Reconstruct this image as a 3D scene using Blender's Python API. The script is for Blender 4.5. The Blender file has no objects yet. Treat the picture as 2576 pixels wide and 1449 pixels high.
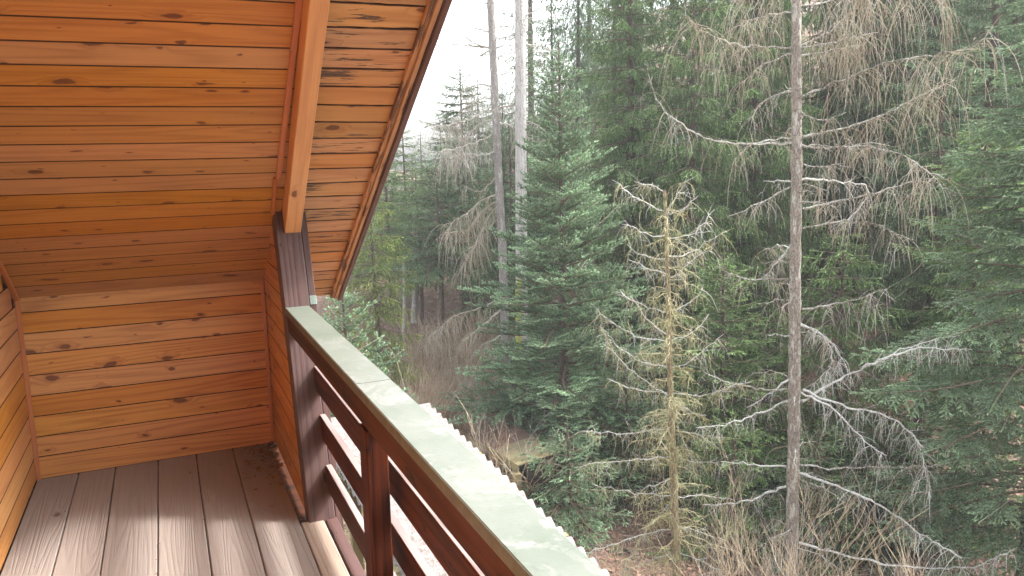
import bpy, math, random
import numpy as np
from mathutils import Matrix, Vector

# ------------------------------------------------------------------ camera, sky, sun
scene = bpy.context.scene
col = scene.collection
F = 1930.0; CX, CY = 1288.0, 724.5            # focal length and centre, in pixels of a 2576 px wide frame
def _n(v): return v / np.linalg.norm(v)
YA = _n(np.array([400 - CX, CY - 430, -F])); XA = np.array([5600 - CX, CY - 334, -F])
XA = _n(XA - XA @ YA * YA); ZA = np.cross(XA, YA)
RC = np.array([XA, YA, ZA])                   # world = RC @ camera axes
CAM = np.array([0.0, 0.0, 1.7])
cd = bpy.data.cameras.new('camera'); cam = bpy.data.objects.new('camera', cd); col.objects.link(cam)
cd.sensor_width = 36.0; cd.lens = 36.0 * F / 2576.0; cd.clip_start = 0.05; cd.clip_end = 1500
m4 = Matrix.Identity(4)
for i in range(3):
    for j in range(3): m4[i][j] = RC[i][j]
    m4[i][3] = CAM[i]
cam.matrix_world = m4
scene.camera = cam

SUN_EL, SUN_AZ = 46.0, 100.0                  # azimuth clockwise from +Y
w = bpy.data.worlds.new('World'); scene.world = w; w.use_nodes = True
nt = w.node_tree; nt.nodes.clear()
sky = nt.nodes.new('ShaderNodeTexSky'); sky.sky_type = 'NISHITA'; sky.sun_disc = False
sky.sun_elevation = math.radians(SUN_EL); sky.sun_rotation = math.radians(SUN_AZ)
sky.air_density = 1.0; sky.dust_density = 4.0; sky.ozone_density = 1.0
hs = nt.nodes.new('ShaderNodeHueSaturation'); hs.inputs['Saturation'].default_value = 0.22
bg = nt.nodes.new('ShaderNodeBackground'); bg.inputs['Strength'].default_value = 0.15
wo = nt.nodes.new('ShaderNodeOutputWorld')
nt.links.new(sky.outputs[0], hs.inputs['Color']); 
tcw = nt.nodes.new('ShaderNodeTexCoord'); nz = nt.nodes.new('ShaderNodeTexNoise'); nz.inputs['Scale'].default_value = 3.0; nz.inputs['Detail'].default_value = 5
mp = nt.nodes.new('ShaderNodeMapRange'); mp.inputs['From Min'].default_value = 0.3; mp.inputs['From Max'].default_value = 0.7; mp.inputs['To Min'].default_value = 0.84; mp.inputs['To Max'].default_value = 1.12
nt.links.new(tcw.outputs['Generated'], nz.inputs['Vector']); nt.links.new(nz.outputs['Fac'], mp.inputs['Value']); nt.links.new(mp.outputs[0], hs.inputs['Value'])
nt.links.new(hs.outputs[0], bg.inputs['Color']); nt.links.new(bg.outputs[0], wo.inputs['Surface'])
sl = bpy.data.lights.new('sun', 'SUN'); sl.energy = 1.4; sl.angle = math.radians(7.0); sl.color = (1.0, 0.95, 0.88)
so = bpy.data.objects.new('sun', sl); col.objects.link(so)
se, sa = math.radians(SUN_EL), math.radians(SUN_AZ)
sdir = Vector((math.sin(sa) * math.cos(se), math.cos(sa) * math.cos(se), math.sin(se)))
so.rotation_euler = sdir.to_track_quat('Z', 'Y').to_euler(); so.location = (20, 0, 30)
vs = scene.view_settings
vs.view_transform = 'Standard'; vs.look = 'None'; vs.exposure = 2.4; vs.gamma = 1.0; vs.use_curve_mapping = False

# ------------------------------------------------------------------ helpers
rng = np.random.default_rng(7); random.seed(7)

def ray(px, py): return RC @ np.array([px - CX, CY - py, -F])
def on_plane(px, py, n, p0):                  # sight line of a survey pixel met with a plane
    d = ray(px, py); n = np.array(n, float); t = ((np.array(p0, float) - CAM) @ n) / (d @ n)
    return CAM + d * t
def at_dist(px, py, D):                       # point at horizontal distance D
    d = ray(px, py); return CAM + d * (D / math.hypot(d[0], d[1]))

def tag(o, label=None, cat=None, group=None, kind=None):
    if label: o['label'] = label
    if cat: o['category'] = cat
    if group: o['group'] = group
    if kind: o['kind'] = kind
    return o
def empty(name, loc=(0, 0, 0)):
    o = bpy.data.objects.new(name, None); col.objects.link(o); o.location = loc; o.empty_display_size = 0.2
    return o

class Acc:                                    # collects triangles and quads of one mesh
    def __init__(s): s.v = []; s.f = []; s.m = []; s.n = 0; s.a = []
    def add(s, v, f, mat=0, attr=0.0):
        v = np.asarray(v, float); f = np.asarray(f, int)
        if f.shape[1] == 4: f = np.concatenate([f[:, [0, 1, 2]], f[:, [0, 2, 3]]])
        s.v.append(v); s.f.append(f + s.n); s.m.append(np.full(len(f), mat)); s.n += len(v)
        s.a.append(np.broadcast_to(np.asarray(attr, float), (len(v),)).copy())
    def mesh(s, name, mats, smooth=False):
        me = bpy.data.meshes.new(name)
        v = np.concatenate(s.v); f = np.concatenate(s.f)
        me.vertices.add(len(v)); me.vertices.foreach_set('co', v.astype(np.float32).ravel())
        me.loops.add(len(f) * 3); me.loops.foreach_set('vertex_index', f.astype(np.int32).ravel())
        me.polygons.add(len(f)); me.polygons.foreach_set('loop_start', np.arange(0, len(f) * 3, 3, dtype=np.int32))
        me.polygons.foreach_set('loop_total', np.full(len(f), 3, dtype=np.int32))
        for m in mats: me.materials.append(m)
        me.polygons.foreach_set('material_index', np.concatenate(s.m).astype(np.int32))
        me.polygons.foreach_set('use_smooth', np.full(len(f), bool(smooth)))
        at = me.attributes.new('tip', 'FLOAT', 'POINT'); at.data.foreach_set('value', np.concatenate(s.a).astype(np.float32))
        me.update(calc_edges=True); me.validate()
        return me
def put(name, me, parent=None, loc=None):
    o = bpy.data.objects.new(name, me); col.objects.link(o)
    if loc is not None: o.location = loc
    if parent: o.parent = parent
    return o

def tube(acc, pts, rad, sides=3, mat=0, attr=0.0, cap=False):
    pts = np.asarray(pts, float); n = len(pts); rad = np.broadcast_to(np.asarray(rad, float), (n,))
    t = np.gradient(pts, axis=0); t /= np.linalg.norm(t, axis=1)[:, None] + 1e-12
    ref = np.array([0.0, 0.0, 1.0]) if abs(t[:, 2]).mean() < 0.8 else np.array([1.0, 0.13, 0.0])
    u = np.cross(t, ref); u /= np.linalg.norm(u, axis=1)[:, None] + 1e-12; b = np.cross(t, u)
    a = np.arange(sides) * 2 * math.pi / sides
    v = pts[:, None, :] + rad[:, None, None] * (np.cos(a)[None, :, None] * u[:, None, :] + np.sin(a)[None, :, None] * b[:, None, :])
    v = v.reshape(-1, 3)
    i = np.arange(n - 1)[:, None] * sides; j = np.arange(sides)[None, :]; j2 = (j + 1) % sides
    f = np.stack([i + j, i + j2, i + sides + j2, i + sides + j], -1).reshape(-1, 4)
    acc.add(v, f, mat, attr if np.ndim(attr) == 0 else np.repeat(attr, sides))
    if cap:
        ff = [[(n - 1) * sides, (n - 1) * sides + k, (n - 1) * sides + k + 1] for k in range(1, sides - 1)]
        ff += [[0, k + 1, k] for k in range(1, sides - 1)]
        acc.add(v, np.array(ff), mat, 0.0)

def box(acc, lo, hi, mat=0):
    x0, y0, z0 = lo; x1, y1, z1 = hi
    v = [(x0, y0, z0), (x1, y0, z0), (x1, y1, z0), (x0, y1, z0), (x0, y0, z1), (x1, y0, z1), (x1, y1, z1), (x0, y1, z1)]
    acc.add(v, [(0, 3, 2, 1), (4, 5, 6, 7), (0, 1, 5, 4), (1, 2, 6, 5), (2, 3, 7, 6), (3, 0, 4, 7)], mat)

def board(name, parent, a0, a1, b0, b1, thick, mat, bev=0.003, gap=0.0015, seg=1, wob=0.0, face=None, groove=False):
    """a board whose visible face has the long edges a0-a1 and b0-b1; it is built in its own frame, x along the grain"""
    a0, a1, b0, b1 = [np.array(p, float) for p in (a0, a1, b0, b1)]
    if face is not None and np.cross(a1 - a0, b0 - a0) @ np.array(face, float) < 0: a0, a1, b0, b1 = b0, b1, a0, a1
    c0 = (a0 + b0) / 2; c1 = (a1 + b1) / 2; x = _n(c1 - c0)
    y = b0 - a0; y = _n(y - (y @ x) * x); z = np.cross(x, y)
    L = np.linalg.norm(c1 - c0)
    def loc(p): q = p - c0; return np.array([q @ x, q @ y, 0.0])
    A0, A1, B0, B1 = loc(a0), loc(a1), loc(b0), loc(b1)
    acc = Acc(); rows = []
    for k in range(seg + 1):
        t = k / seg
        pa = A0 + (A1 - A0) * t; pb = B0 + (B1 - B0) * t
        wv = (pb - pa); wv[0] = 0; wl = np.linalg.norm(wv) + 1e-9; dy = wv / wl
        pa = pa + dy * (gap + wob * random.uniform(0, 1)); pb = pb - dy * (gap + wob * random.uniform(0, 1))
        zz = np.array([0, 0, 1.0])
        rows.append([pa - zz * thick, pa - zz * bev, pa + dy * bev, pb - dy * bev, pb - zz * bev, pb - zz * thick])
    v = np.array(rows).reshape(-1, 3); f = []
    for k in range(seg):
        for j in range(6):
            f.append((k * 6 + j, k * 6 + (j + 1) % 6, (k + 1) * 6 + (j + 1) % 6, (k + 1) * 6 + j))
    e = seg * 6
    f += [(0, 5, 2, 1), (5, 4, 3, 2), (e, e + 1, e + 2, e + 5), (e + 5, e + 2, e + 3, e + 4)]
    # reversed winding where needed: normals are recalculated below
    acc.add(v, f)
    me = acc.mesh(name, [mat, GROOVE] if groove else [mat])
    import bmesh
    bm = bmesh.new(); bm.from_mesh(me); bmesh.ops.recalc_face_normals(bm, faces=bm.faces); bm.to_mesh(me); bm.free()
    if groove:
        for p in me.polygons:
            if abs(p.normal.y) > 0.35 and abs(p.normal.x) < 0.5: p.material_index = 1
    o = put(name, me)
    M = Matrix.Identity(4)
    for i in range(3):
        M[i][0], M[i][1], M[i][2], M[i][3] = x[i], y[i], z[i], c0[i]
    o.matrix_world = M
    if parent:
        o.parent = parent; o.matrix_parent_inverse = Matrix.Translation(Vector(parent.location)).inverted()
    return o
def beam(name, parent, p0, p1, wdir, wid, thick, mat, bev=0.004, seg=1, wob=0.0, face=None):
    """solid timber with a centred front face from p0 to p1; it extends by thick behind that face"""
    p0, p1, wdir = np.array(p0, float), np.array(p1, float), _n(np.array(wdir, float)) * wid / 2
    return board(name, parent, p0 - wdir, p1 - wdir, p0 + wdir, p1 + wdir, thick, mat, bev, 0.0, seg, wob, face)

# ------------------------------------------------------------------ materials
class N:
    def __init__(s, name):
        s.m = bpy.data.materials.new(name); s.m.use_nodes = True; s.t = s.m.node_tree; s.t.nodes.clear()
        s.out = s.t.nodes.new('ShaderNodeOutputMaterial'); s.b = s.t.nodes.new('ShaderNodeBsdfPrincipled')
        s.t.links.new(s.b.outputs[0], s.out.inputs['Surface'])
        s.tc = s.t.nodes.new('ShaderNodeTexCoord'); s.oi = s.t.nodes.new('ShaderNodeObjectInfo')
    def new(s, t, **k):
        n = s.t.nodes.new(t)
        for a, b in k.items(): setattr(n, a, b)
        return n
    def put(s, sock, v):
        if isinstance(v, bpy.types.NodeSocket): s.t.links.new(v, sock)
        elif isinstance(v, (tuple, list)) and len(v) == 3 and sock.type == 'RGBA': sock.default_value = (*v, 1)
        else: sock.default_value = v
    def math(s, op, a, b=0.0, clamp=False):
        n = s.new('ShaderNodeMath', operation=op, use_clamp=clamp); s.put(n.inputs[0], a); s.put(n.inputs[1], b); return n.outputs[0]
    def vmul(s, v, k):
        n = s.new('ShaderNodeVectorMath', operation='MULTIPLY'); s.put(n.inputs[0], v); n.inputs[1].default_value = k; return n.outputs[0]
    def vadd(s, v, k):
        n = s.new('ShaderNodeVectorMath', operation='ADD'); s.put(n.inputs[0], v); s.put(n.inputs[1], k); return n.outputs[0]
    def noise(s, v, scale=1.0, detail=3.0, rough=0.55, dist=0.0, color=False):
        n = s.new('ShaderNodeTexNoise'); s.put(n.inputs['Vector'], v); n.inputs['Scale'].default_value = scale
        n.inputs['Detail'].default_value = detail; n.inputs['Roughness'].default_value = rough; n.inputs['Distortion'].default_value = dist
        return n.outputs['Color' if color else 'Fac']
    def ramp(s, f, a, b, lo=0.0, hi=1.0):
        n = s.new('ShaderNodeMapRange', interpolation_type='SMOOTHSTEP'); s.put(n.inputs['Value'], f)
        n.inputs['From Min'].default_value = a; n.inputs['From Max'].default_value = b
        n.inputs['To Min'].default_value = lo; n.inputs['To Max'].default_value = hi; return n.outputs[0]
    def mix(s, f, a, b, blend='MIX'):
        n = s.new('ShaderNodeMix', data_type='RGBA', blend_type=blend); s.put(n.inputs['Factor'], f)
        s.put(n.inputs['A'], a); s.put(n.inputs['B'], b); return n.outputs['Result']
    def bump(s, h, strength=0.3, dist=0.01):
        n = s.new('ShaderNodeBump'); n.inputs['Strength'].default_value = strength; n.inputs['Distance'].default_value = dist
        s.put(n.inputs['Height'], h); s.t.links.new(n.outputs[0], s.b.inputs['Normal'])
    def rnd_vec(s):                            # local coordinates shifted by a random amount per object
        c = s.new('ShaderNodeCombineXYZ')
        for i, k in enumerate((37.0, 91.0, 13.0)): s.put(c.inputs[i], s.math('MULTIPLY', s.oi.outputs['Random'], k))
        return s.vadd(s.tc.outputs['Object'], c.outputs[0])

def wood(name, light, dark, knot, tint=0.25, knots=0.5, rough=0.45, weather=0.0, wcol=(0.05, 0.035, 0.03),
         grain=1.0, bump=0.25, worn=None, wornamt=0.0, spec=0.4, gscale=1.0):
    s = N(name); v = s.rnd_vec()
    vo = s.new('ShaderNodeTexVoronoi', voronoi_dimensions='2D'); wv = s.vmul(s.noise(s.vmul(v, (6, 14, 1)), 1.0, 2, color=True), (0.45, 0.45, 0.0)); s.put(vo.inputs['Vector'], s.vadd(s.vmul(v, (4.2, 10.0, 1.0)), wv)); vo.inputs['Scale'].default_value = 1.0
    sc = s.new('ShaderNodeSeparateColor'); s.put(sc.inputs[0], vo.outputs['Color'])
    wd = s.noise(s.vmul(v, (30, 50, 1)), 1.0, 2)
    dist = s.math('ADD', vo.outputs['Distance'], s.math('MULTIPLY', s.math('SUBTRACT', wd, 0.5), 0.10))
    r = s.math('MULTIPLY_ADD', s.math('POWER', sc.outputs[1], 2.6), 0.14); r.node.inputs[2].default_value = 0.03
    pres = s.math('GREATER_THAN', sc.outputs[0], 1.0 - knots)
    inside = s.math('SUBTRACT', r, dist)
    kmask = s.math('MULTIPLY', s.ramp(inside, -0.02, 0.03), pres)
    halo = s.math('MULTIPLY', s.ramp(s.math('SUBTRACT', s.math('MULTIPLY', r, 3.0), dist), 0.0, 0.30), pres)
    ph = s.noise(s.vmul(v, (0.26 * gscale, 5.0 * gscale, 0.7)), 1.0, 1.5, 0.4)
    fine = s.noise(s.vmul(v, (3.0, 170.0, 20.0)), 1.0, 3, 0.6)
    ph = s.math('ADD', s.math('MULTIPLY', ph, 13.0), s.math('MULTIPLY', halo, 1.1))
    ph = s.math('ADD', ph, s.math('MULTIPLY', fine, 0.25))
    ring = s.math('POWER', s.math('MULTIPLY_ADD', s.math('SINE', s.math('MULTIPLY', ph, 6.2832)), 0.5, True), 1.0)
    ring.node.inputs[0].links[0].from_node.inputs[2].default_value = 0.5
    ring = s.math('POWER', ring, 2.6)
    blot = s.noise(s.vmul(v, (1.3, 5.0, 2.0)), 1.0, 4, 0.6)
    f = s.math('MULTIPLY', ring, 0.42 * grain)
    f = s.math('ADD', f, s.math('MULTIPLY', s.math('SUBTRACT', fine, 0.42), 1.1 * grain))
    f = s.math('ADD', f, s.math('MULTIPLY', s.math('SUBTRACT', blot, 0.5), 0.9), True)
    c = s.mix(f, light, dark)
    c = s.mix(s.math('MULTIPLY', halo, 0.45), c, dark)
    c = s.mix(s.math('MULTIPLY', kmask, 0.85), c, knot)
    fk = s.ramp(s.noise(s.vmul(v, (22, 60, 3)), 1.0, 3, 0.6), 0.70, 0.76)
    c = s.mix(s.math('MULTIPLY', fk, 0.6), c, knot)
    br = s.math('MULTIPLY_ADD', s.oi.outputs['Random'], 2 * tint); br.node.inputs[2].default_value = 1.0 - tint
    hsv = s.new('ShaderNodeHueSaturation'); s.put(hsv.inputs['Color'], c); s.put(hsv.inputs['Value'], br)
    r2 = s.math('FRACT', s.math('MULTIPLY', s.oi.outputs['Random'], 17.31))
    s.put(hsv.inputs['Hue'], s.ramp(r2, 0, 1, 0.497, 0.506)); s.put(hsv.inputs['Saturation'], s.ramp(s.math('FRACT', s.math('MULTIPLY', s.oi.outputs['Random'], 5.7)), 0, 1, 0.88, 1.06))
    c = hsv.outputs[0]; h = s.math('ADD', s.math('MULTIPLY', ring, -0.5), s.math('MULTIPLY', fine, 0.8))
    if worn:
        wn = s.noise(s.vmul(v, (2.2, 7.0, 2.0)), 1.0, 6, 0.65)
        wf = s.ramp(s.math('ADD', wn, s.math('MULTIPLY', s.math('SUBTRACT', fine, 0.5), 0.35)), 0.62 - wornamt, 0.80 - wornamt)
        c = s.mix(s.math('MULTIPLY', wf, 0.8), c, worn)
    if weather > 0:
        pn = s.noise(s.vmul(v, (5.0, 60.0, 3.0)), 1.0, 5, 0.65, 0.4)
        pm = s.noise(s.vmul(v, (1.7, 6.0, 2.0)), 1.0, 3, 0.5)
        pf = s.ramp(s.math('ADD', pn, s.math('MULTIPLY', pm, 0.7)), 1.10 - 0.25 * weather, 1.16 - 0.25 * weather)
        c = s.mix(s.math('MULTIPLY', pf, 0.85), c, wcol); h = s.math('SUBTRACT', h, pf)
    s.put(s.b.inputs['Base Color'], c)
    s.put(s.b.inputs['Roughness'], s.ramp(blot, 0.2, 0.8, rough - 0.07, rough + 0.1))
    s.b.inputs['Specular IOR Level'].default_value = spec
    s.bump(h, bump, 0.004)
    return s.m

PINE = wood('varnished_pine', (0.50, 0.225, 0.052), (0.31, 0.112, 0.020), (0.10, 0.028, 0.009), 0.07, 0.6, 0.42, gscale=1.4)
PINE_WALL = wood('varnished_pine_wall', (0.56, 0.250, 0.044), (0.32, 0.100, 0.014), (0.11, 0.026, 0.008), 0.08, 0.65, 0.38, grain=1.15, gscale=1.4)
PINE_ROUGH = wood('rough_sawn_varnished_pine', (0.60, 0.26, 0.055), (0.36, 0.11, 0.02), (0.12, 0.03, 0.01), 0.1, 0.2, 0.45, bump=0.9, grain=0.7)
PINE_OUT = wood('sun_bleached_pine', (0.52, 0.275, 0.105), (0.35, 0.145, 0.045), (0.11, 0.035, 0.015), 0.13, 0.42, 0.6, weather=0.62, bump=0.5)
RAFTER = wood('rafter_pine', (0.62, 0.29, 0.09), (0.46, 0.18, 0.045), (0.13, 0.04, 0.015), 0.06, 0.3, 0.5, weather=0.12, bump=0.4)
TRIM = wood('pine_trim', (0.50, 0.17, 0.04), (0.34, 0.095, 0.018), (0.12, 0.03, 0.01), 0.1, 0.2, 0.45)
FLOORW = wood('grey_brown_deck_wood', (0.290, 0.245, 0.222), (0.225, 0.182, 0.163), (0.08, 0.05, 0.045), 0.07, 0.05, 0.65, bump=0.6, worn=(0.36, 0.32, 0.285), wornamt=0.04, gscale=1.7, grain=0.42)
FLOORP = wood('pale_deck_wood', (0.36, 0.285, 0.235), (0.26, 0.19, 0.155), (0.12, 0.08, 0.06), 0.05, 0.05, 0.6, bump=0.5, worn=(0.42, 0.35, 0.29), wornamt=0.05)
STAIN = wood('dark_stained_timber', (0.080, 0.020, 0.007), (0.014, 0.006, 0.004), (0.015, 0.007, 0.006), 0.12, 0.5, 0.6, bump=0.35, worn=(0.15, 0.050, 0.017), wornamt=0.0, gscale=1.2, spec=0.12, grain=1.3)
POSTM = wood('purple_brown_timber', (0.095, 0.048, 0.041), (0.038, 0.019, 0.018), (0.03, 0.014, 0.012), 0.08, 0.3, 0.5, bump=0.35, spec=0.3, grain=1.2, worn=(0.26, 0.18, 0.155), wornamt=-0.01)
RAILTOP = wood('weathered_rail_edge', (0.30, 0.23, 0.22), (0.16, 0.11, 0.10), (0.1, 0.06, 0.05), 0.05, 0.1, 0.6, bump=0.5)
BARGE = wood('peeling_brown_barge', (0.13, 0.06, 0.045), (0.08, 0.035, 0.028), (0.05, 0.02, 0.015), 0.1, 0.1, 0.5, bump=0.5)
BARGE2 = wood('peeled_barge_strip', (0.50, 0.26, 0.12), (0.36, 0.16, 0.06), (0.12, 0.04, 0.02), 0.08, 0.1, 0.6, weather=0.85, bump=0.6, wcol=(0.09, 0.05, 0.04))
GREYW = wood('grey_mossy_timber', (0.26, 0.22, 0.12), (0.16, 0.13, 0.06), (0.08, 0.06, 0.03), 0.1, 0.1, 0.8, bump=0.5)

def cap_mat():
    s = N('pale_green_painted_sheet'); g_ = s.new('ShaderNodeNewGeometry'); v = g_.outputs['Position']
    a = s.noise(s.vmul(v, (3.0, 3.0, 3.0)), 1.0, 5, 0.6); b = s.noise(v, 55.0, 6, 0.75, 0.4); c3 = s.noise(v, 7.0, 6, 0.7, 1.0)
    c = s.mix(s.ramp(a, 0.3, 0.7), (0.125, 0.155, 0.125), (0.185, 0.205, 0.182))
    c = s.mix(s.ramp(c3, 0.50, 0.64, 0, 0.75), c, (0.26, 0.27, 0.26))
    sp = s.new('ShaderNodeSeparateXYZ'); s.put(sp.inputs[0], v)
    far = s.ramp(sp.outputs[1], 2.6, 3.8)       # more lichen towards the post end
    d = s.math('MULTIPLY', s.ramp(s.math('ADD', b, s.math('MULTIPLY', c3, 0.5)), 0.79, 0.90), s.ramp(far, 0, 1, 0.4, 1.0))
    c = s.mix(s.math('MULTIPLY', d, 0.7), c, (0.06, 0.085, 0.05))
    c = s.mix(s.math('MULTIPLY', far, s.ramp(c3, 0.35, 0.6, 0.15, 0.55)), c, (0.12, 0.15, 0.115))
    vo = s.new('ShaderNodeTexVoronoi'); s.put(vo.inputs['Vector'], s.vmul(v, (8.5, 4.3, 0.0))); vo.inputs['Scale'].default_value = 1.0
    sc = s.new('ShaderNodeSeparateColor'); s.put(sc.inputs[0], vo.outputs['Color'])
    spot = s.math('MULTIPLY', s.ramp(vo.outputs['Distance'], 0.13, 0.105), s.math('GREATER_THAN', sc.outputs[0], 0.72))
    c = s.mix(s.math('MULTIPLY', spot, 0.8), c, (0.35, 0.38, 0.32))
    s.put(s.b.inputs['Base Color'], c); s.b.inputs['Roughness'].default_value = 0.45
    s.bump(s.math('ADD', b, s.math('MULTIPLY', a, 2)), 0.15, 0.004); return s.m
CAPM = cap_mat()

def simple(name, a, b, scale=8.0, rough=0.8, vec=(1, 1, 1), bump=0.3, c3=None, t3=(0.6, 0.7), bd=0.01, metal=0.0):
    s = N(name); v = s.vmul(s.tc.outputs['Object'], vec); n = s.noise(v, scale, 5, 0.65)
    c = s.mix(s.ramp(n, 0.3, 0.7), a, b)
    if c3: c = s.mix(s.ramp(s.noise(s.vadd(v, (3, 7, 1)), scale * 0.6, 4, 0.6), *t3), c, c3)
    s.put(s.b.inputs['Base Color'], c); s.b.inputs['Roughness'].default_value = rough; s.b.inputs['Metallic'].default_value = metal
    if bump: s.bump(n, bump, bd)
    return s.m
DRIP = simple('green_sheet_drip_edge', (0.10, 0.115, 0.085), (0.06, 0.06, 0.045), 14, 0.5)
DARK = simple('dark_backing', (0.015, 0.01, 0.008), (0.02, 0.014, 0.01), 5, 0.9, bump=0)
BACKW = simple('outer_roofing_felt', (0.06, 0.06, 0.06), (0.09, 0.085, 0.08), 5, 0.9)
GROOVE = simple('painted_groove_shade', (0.06, 0.018, 0.008), (0.035, 0.012, 0.007), 9, 0.8, bump=0)  # seam shadow put into the colour of board sides and bevels
def sheet_mat():
    s = N('pale_corrugated_cement'); v = s.tc.outputs['Object']
    a = s.noise(v, 34.0, 5, 0.75, 0.8); b = s.noise(v, 90.0, 3, 0.7); l = s.noise(v, 3.0, 3, 0.5)
    c = s.mix(s.ramp(b, 0.35, 0.65), (0.26, 0.25, 0.24), (0.18, 0.165, 0.155))
    c = s.mix(s.math('MULTIPLY', s.ramp(a, 0.50, 0.58), s.ramp(l, 0.3, 0.55, 0.4, 0.9)), c, (0.13, 0.10, 0.08))
    s.put(s.b.inputs['Base Color'], c); s.b.inputs['Roughness'].default_value = 0.8; s.bump(s.math('ADD', a, b), 0.5, 0.01); return s.m
SHEET = sheet_mat()
BOLT = simple('rusty_bolt', (0.12, 0.06, 0.04), (0.2, 0.1, 0.06), 60, 0.6, metal=0.6)
YELLOWT = simple('yellow_lichened_timber', (0.30, 0.25, 0.12), (0.20, 0.17, 0.08), 12, 0.8, vec=(1, 1, 0.3), c3=(0.36, 0.35, 0.10))

def needle_mat(name, base, tip, dull, trans=0.25):
    s = N(name)
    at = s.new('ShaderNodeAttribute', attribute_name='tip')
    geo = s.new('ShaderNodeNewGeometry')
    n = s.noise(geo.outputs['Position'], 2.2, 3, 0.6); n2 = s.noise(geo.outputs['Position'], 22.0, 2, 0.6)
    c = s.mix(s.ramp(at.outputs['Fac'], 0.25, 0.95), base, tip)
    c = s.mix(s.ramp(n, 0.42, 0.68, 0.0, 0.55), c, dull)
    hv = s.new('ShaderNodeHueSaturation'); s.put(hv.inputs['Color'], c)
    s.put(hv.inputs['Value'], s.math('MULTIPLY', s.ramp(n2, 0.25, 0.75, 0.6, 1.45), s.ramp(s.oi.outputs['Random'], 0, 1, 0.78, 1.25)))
    s.put(s.b.inputs['Base Color'], hv.outputs[0]); s.b.inputs['Roughness'].default_value = 0.5
    s.b.inputs['Specular IOR Level'].default_value = 0.35
    tr = s.new('ShaderNodeBsdfTranslucent'); s.put(tr.inputs['Color'], hv.outputs[0])
    mx = s.new('ShaderNodeMixShader'); mx.inputs[0].default_value = trans
    s.t.links.new(s.b.outputs[0], mx.inputs[1]); s.t.links.new(tr.outputs[0], mx.inputs[2]); s.t.links.new(mx.outputs[0], s.out.inputs['Surface'])
    return s.m
ND = {'blue': needle_mat('blue_green_needles', (0.115, 0.195, 0.100), (0.430, 0.590, 0.380), (0.145, 0.185, 0.095)),
      'green': needle_mat('fresh_green_needles', (0.105, 0.185, 0.062), (0.400, 0.570, 0.235), (0.155, 0.195, 0.085)),
      'dark': needle_mat('dark_green_needles', (0.085, 0.145, 0.066), (0.300, 0.430, 0.225), (0.125, 0.150, 0.072)),
      'yellow': needle_mat('yellow_green_needles', (0.170, 0.240, 0.055), (0.520, 0.580, 0.160), (0.190, 0.215, 0.080))}

def bark(name, a, b, lich, amt, vs_=(9, 9, 2.5), alga=None):
    s = N(name); v = s.tc.outputs['Object']
    vo = s.new('ShaderNodeTexVoronoi', feature='DISTANCE_TO_EDGE'); s.put(vo.inputs['Vector'], s.vadd(s.vmul(v, tuple(4 * q for q in vs_)), s.vmul(s.noise(v, 9, 3, color=True), (1, 1, 1)))); vo.inputs['Scale'].default_value = 1.0
    n = s.noise(v, 40.0, 4, 0.7); n2 = s.noise(s.vmul(v, (14, 14, 5)), 1.0, 5, 0.7)
    c = s.mix(s.ramp(n, 0.3, 0.7), a, b)
    c = s.mix(s.ramp(vo.outputs['Distance'], 0.10, 0.0, 0, 0.6), c, tuple(q * 0.35 for q in a))
    c = s.mix(s.ramp(n2, 0.62 - amt, 0.70 - amt, 0, 0.85), c, lich)
    if alga: c = s.mix(s.ramp(s.noise(s.vmul(v, (6, 6, 0.8)), 1.0, 3, 0.6), 0.46, 0.62, 0, 0.85), c, alga)
    s.put(s.b.inputs['Base Color'], c); s.b.inputs['Roughness'].default_value = 0.85
    s.bump(s.math('ADD', s.ramp(vo.outputs['Distance'], 0.0, 0.12), n), 0.8, 0.015); return s.m
BARK_L = bark('flaky_larch_bark', (0.37, 0.33, 0.28), (0.26, 0.22, 0.185), (0.52, 0.52, 0.46), 0.10)
BARK_S = bark('spruce_bark', (0.15, 0.11, 0.08), (0.09, 0.065, 0.05), (0.20, 0.19, 0.14), 0.0)
BARK_Y = bark('yellow_lichened_bark', (0.36, 0.31, 0.18), (0.26, 0.20, 0.12), (0.42, 0.42, 0.22), 0.10)
BARK_P = bark('bare_silver_wood', (0.58, 0.56, 0.54), (0.44, 0.42, 0.40), (0.66, 0.65, 0.63), 0.05, (7, 7, 0.5))
BARK_A = bark('grey_dead_bark', (0.42, 0.39, 0.37), (0.29, 0.26, 0.24), (0.54, 0.54, 0.50), 0.08)
YELLOWB = simple('bright_yellow_lichen', (0.50, 0.50, 0.06), (0.36, 0.36, 0.05), 14, 0.9, vec=(1, 1, 0.4), c3=(0.25, 0.2, 0.1), t3=(0.55, 0.7))
def twig(name, a, b, scale=25.0, rnd=True):
    s = N(name); geo = s.new('ShaderNodeNewGeometry'); n = s.noise(geo.outputs['Position'], scale, 3, 0.7); n2 = s.noise(geo.outputs['Position'], 1.6, 2)
    c = s.mix(s.ramp(s.math('ADD', n, s.math('MULTIPLY', s.math('SUBTRACT', n2, 0.5), 0.7)), 0.38, 0.62), a, b)
    s.put(s.b.inputs['Base Color'], c); s.b.inputs['Roughness'].default_value = 0.85; return s.m
TW_LICH = twig('lichen_grey_twigs', (0.17, 0.155, 0.125), (0.50, 0.50, 0.45), 40.0)
TW_SILV = twig('silvery_lichen_twigs', (0.34, 0.34, 0.31), (0.62, 0.63, 0.60), 40.0)
TW_TAN = twig('tan_dead_twigs', (0.34, 0.28, 0.19), (0.46, 0.42, 0.33))
TW_YEL = twig('yellow_lichened_twigs', (0.34, 0.31, 0.15), (0.54, 0.51, 0.32))
TW_GREY = twig('grey_dead_twigs', (0.30, 0.26, 0.21), (0.50, 0.47, 0.42))
TW_SHRUB = twig('pale_shrub_stems', (0.26, 0.20, 0.125), (0.42, 0.35, 0.25), 6.0)
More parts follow.
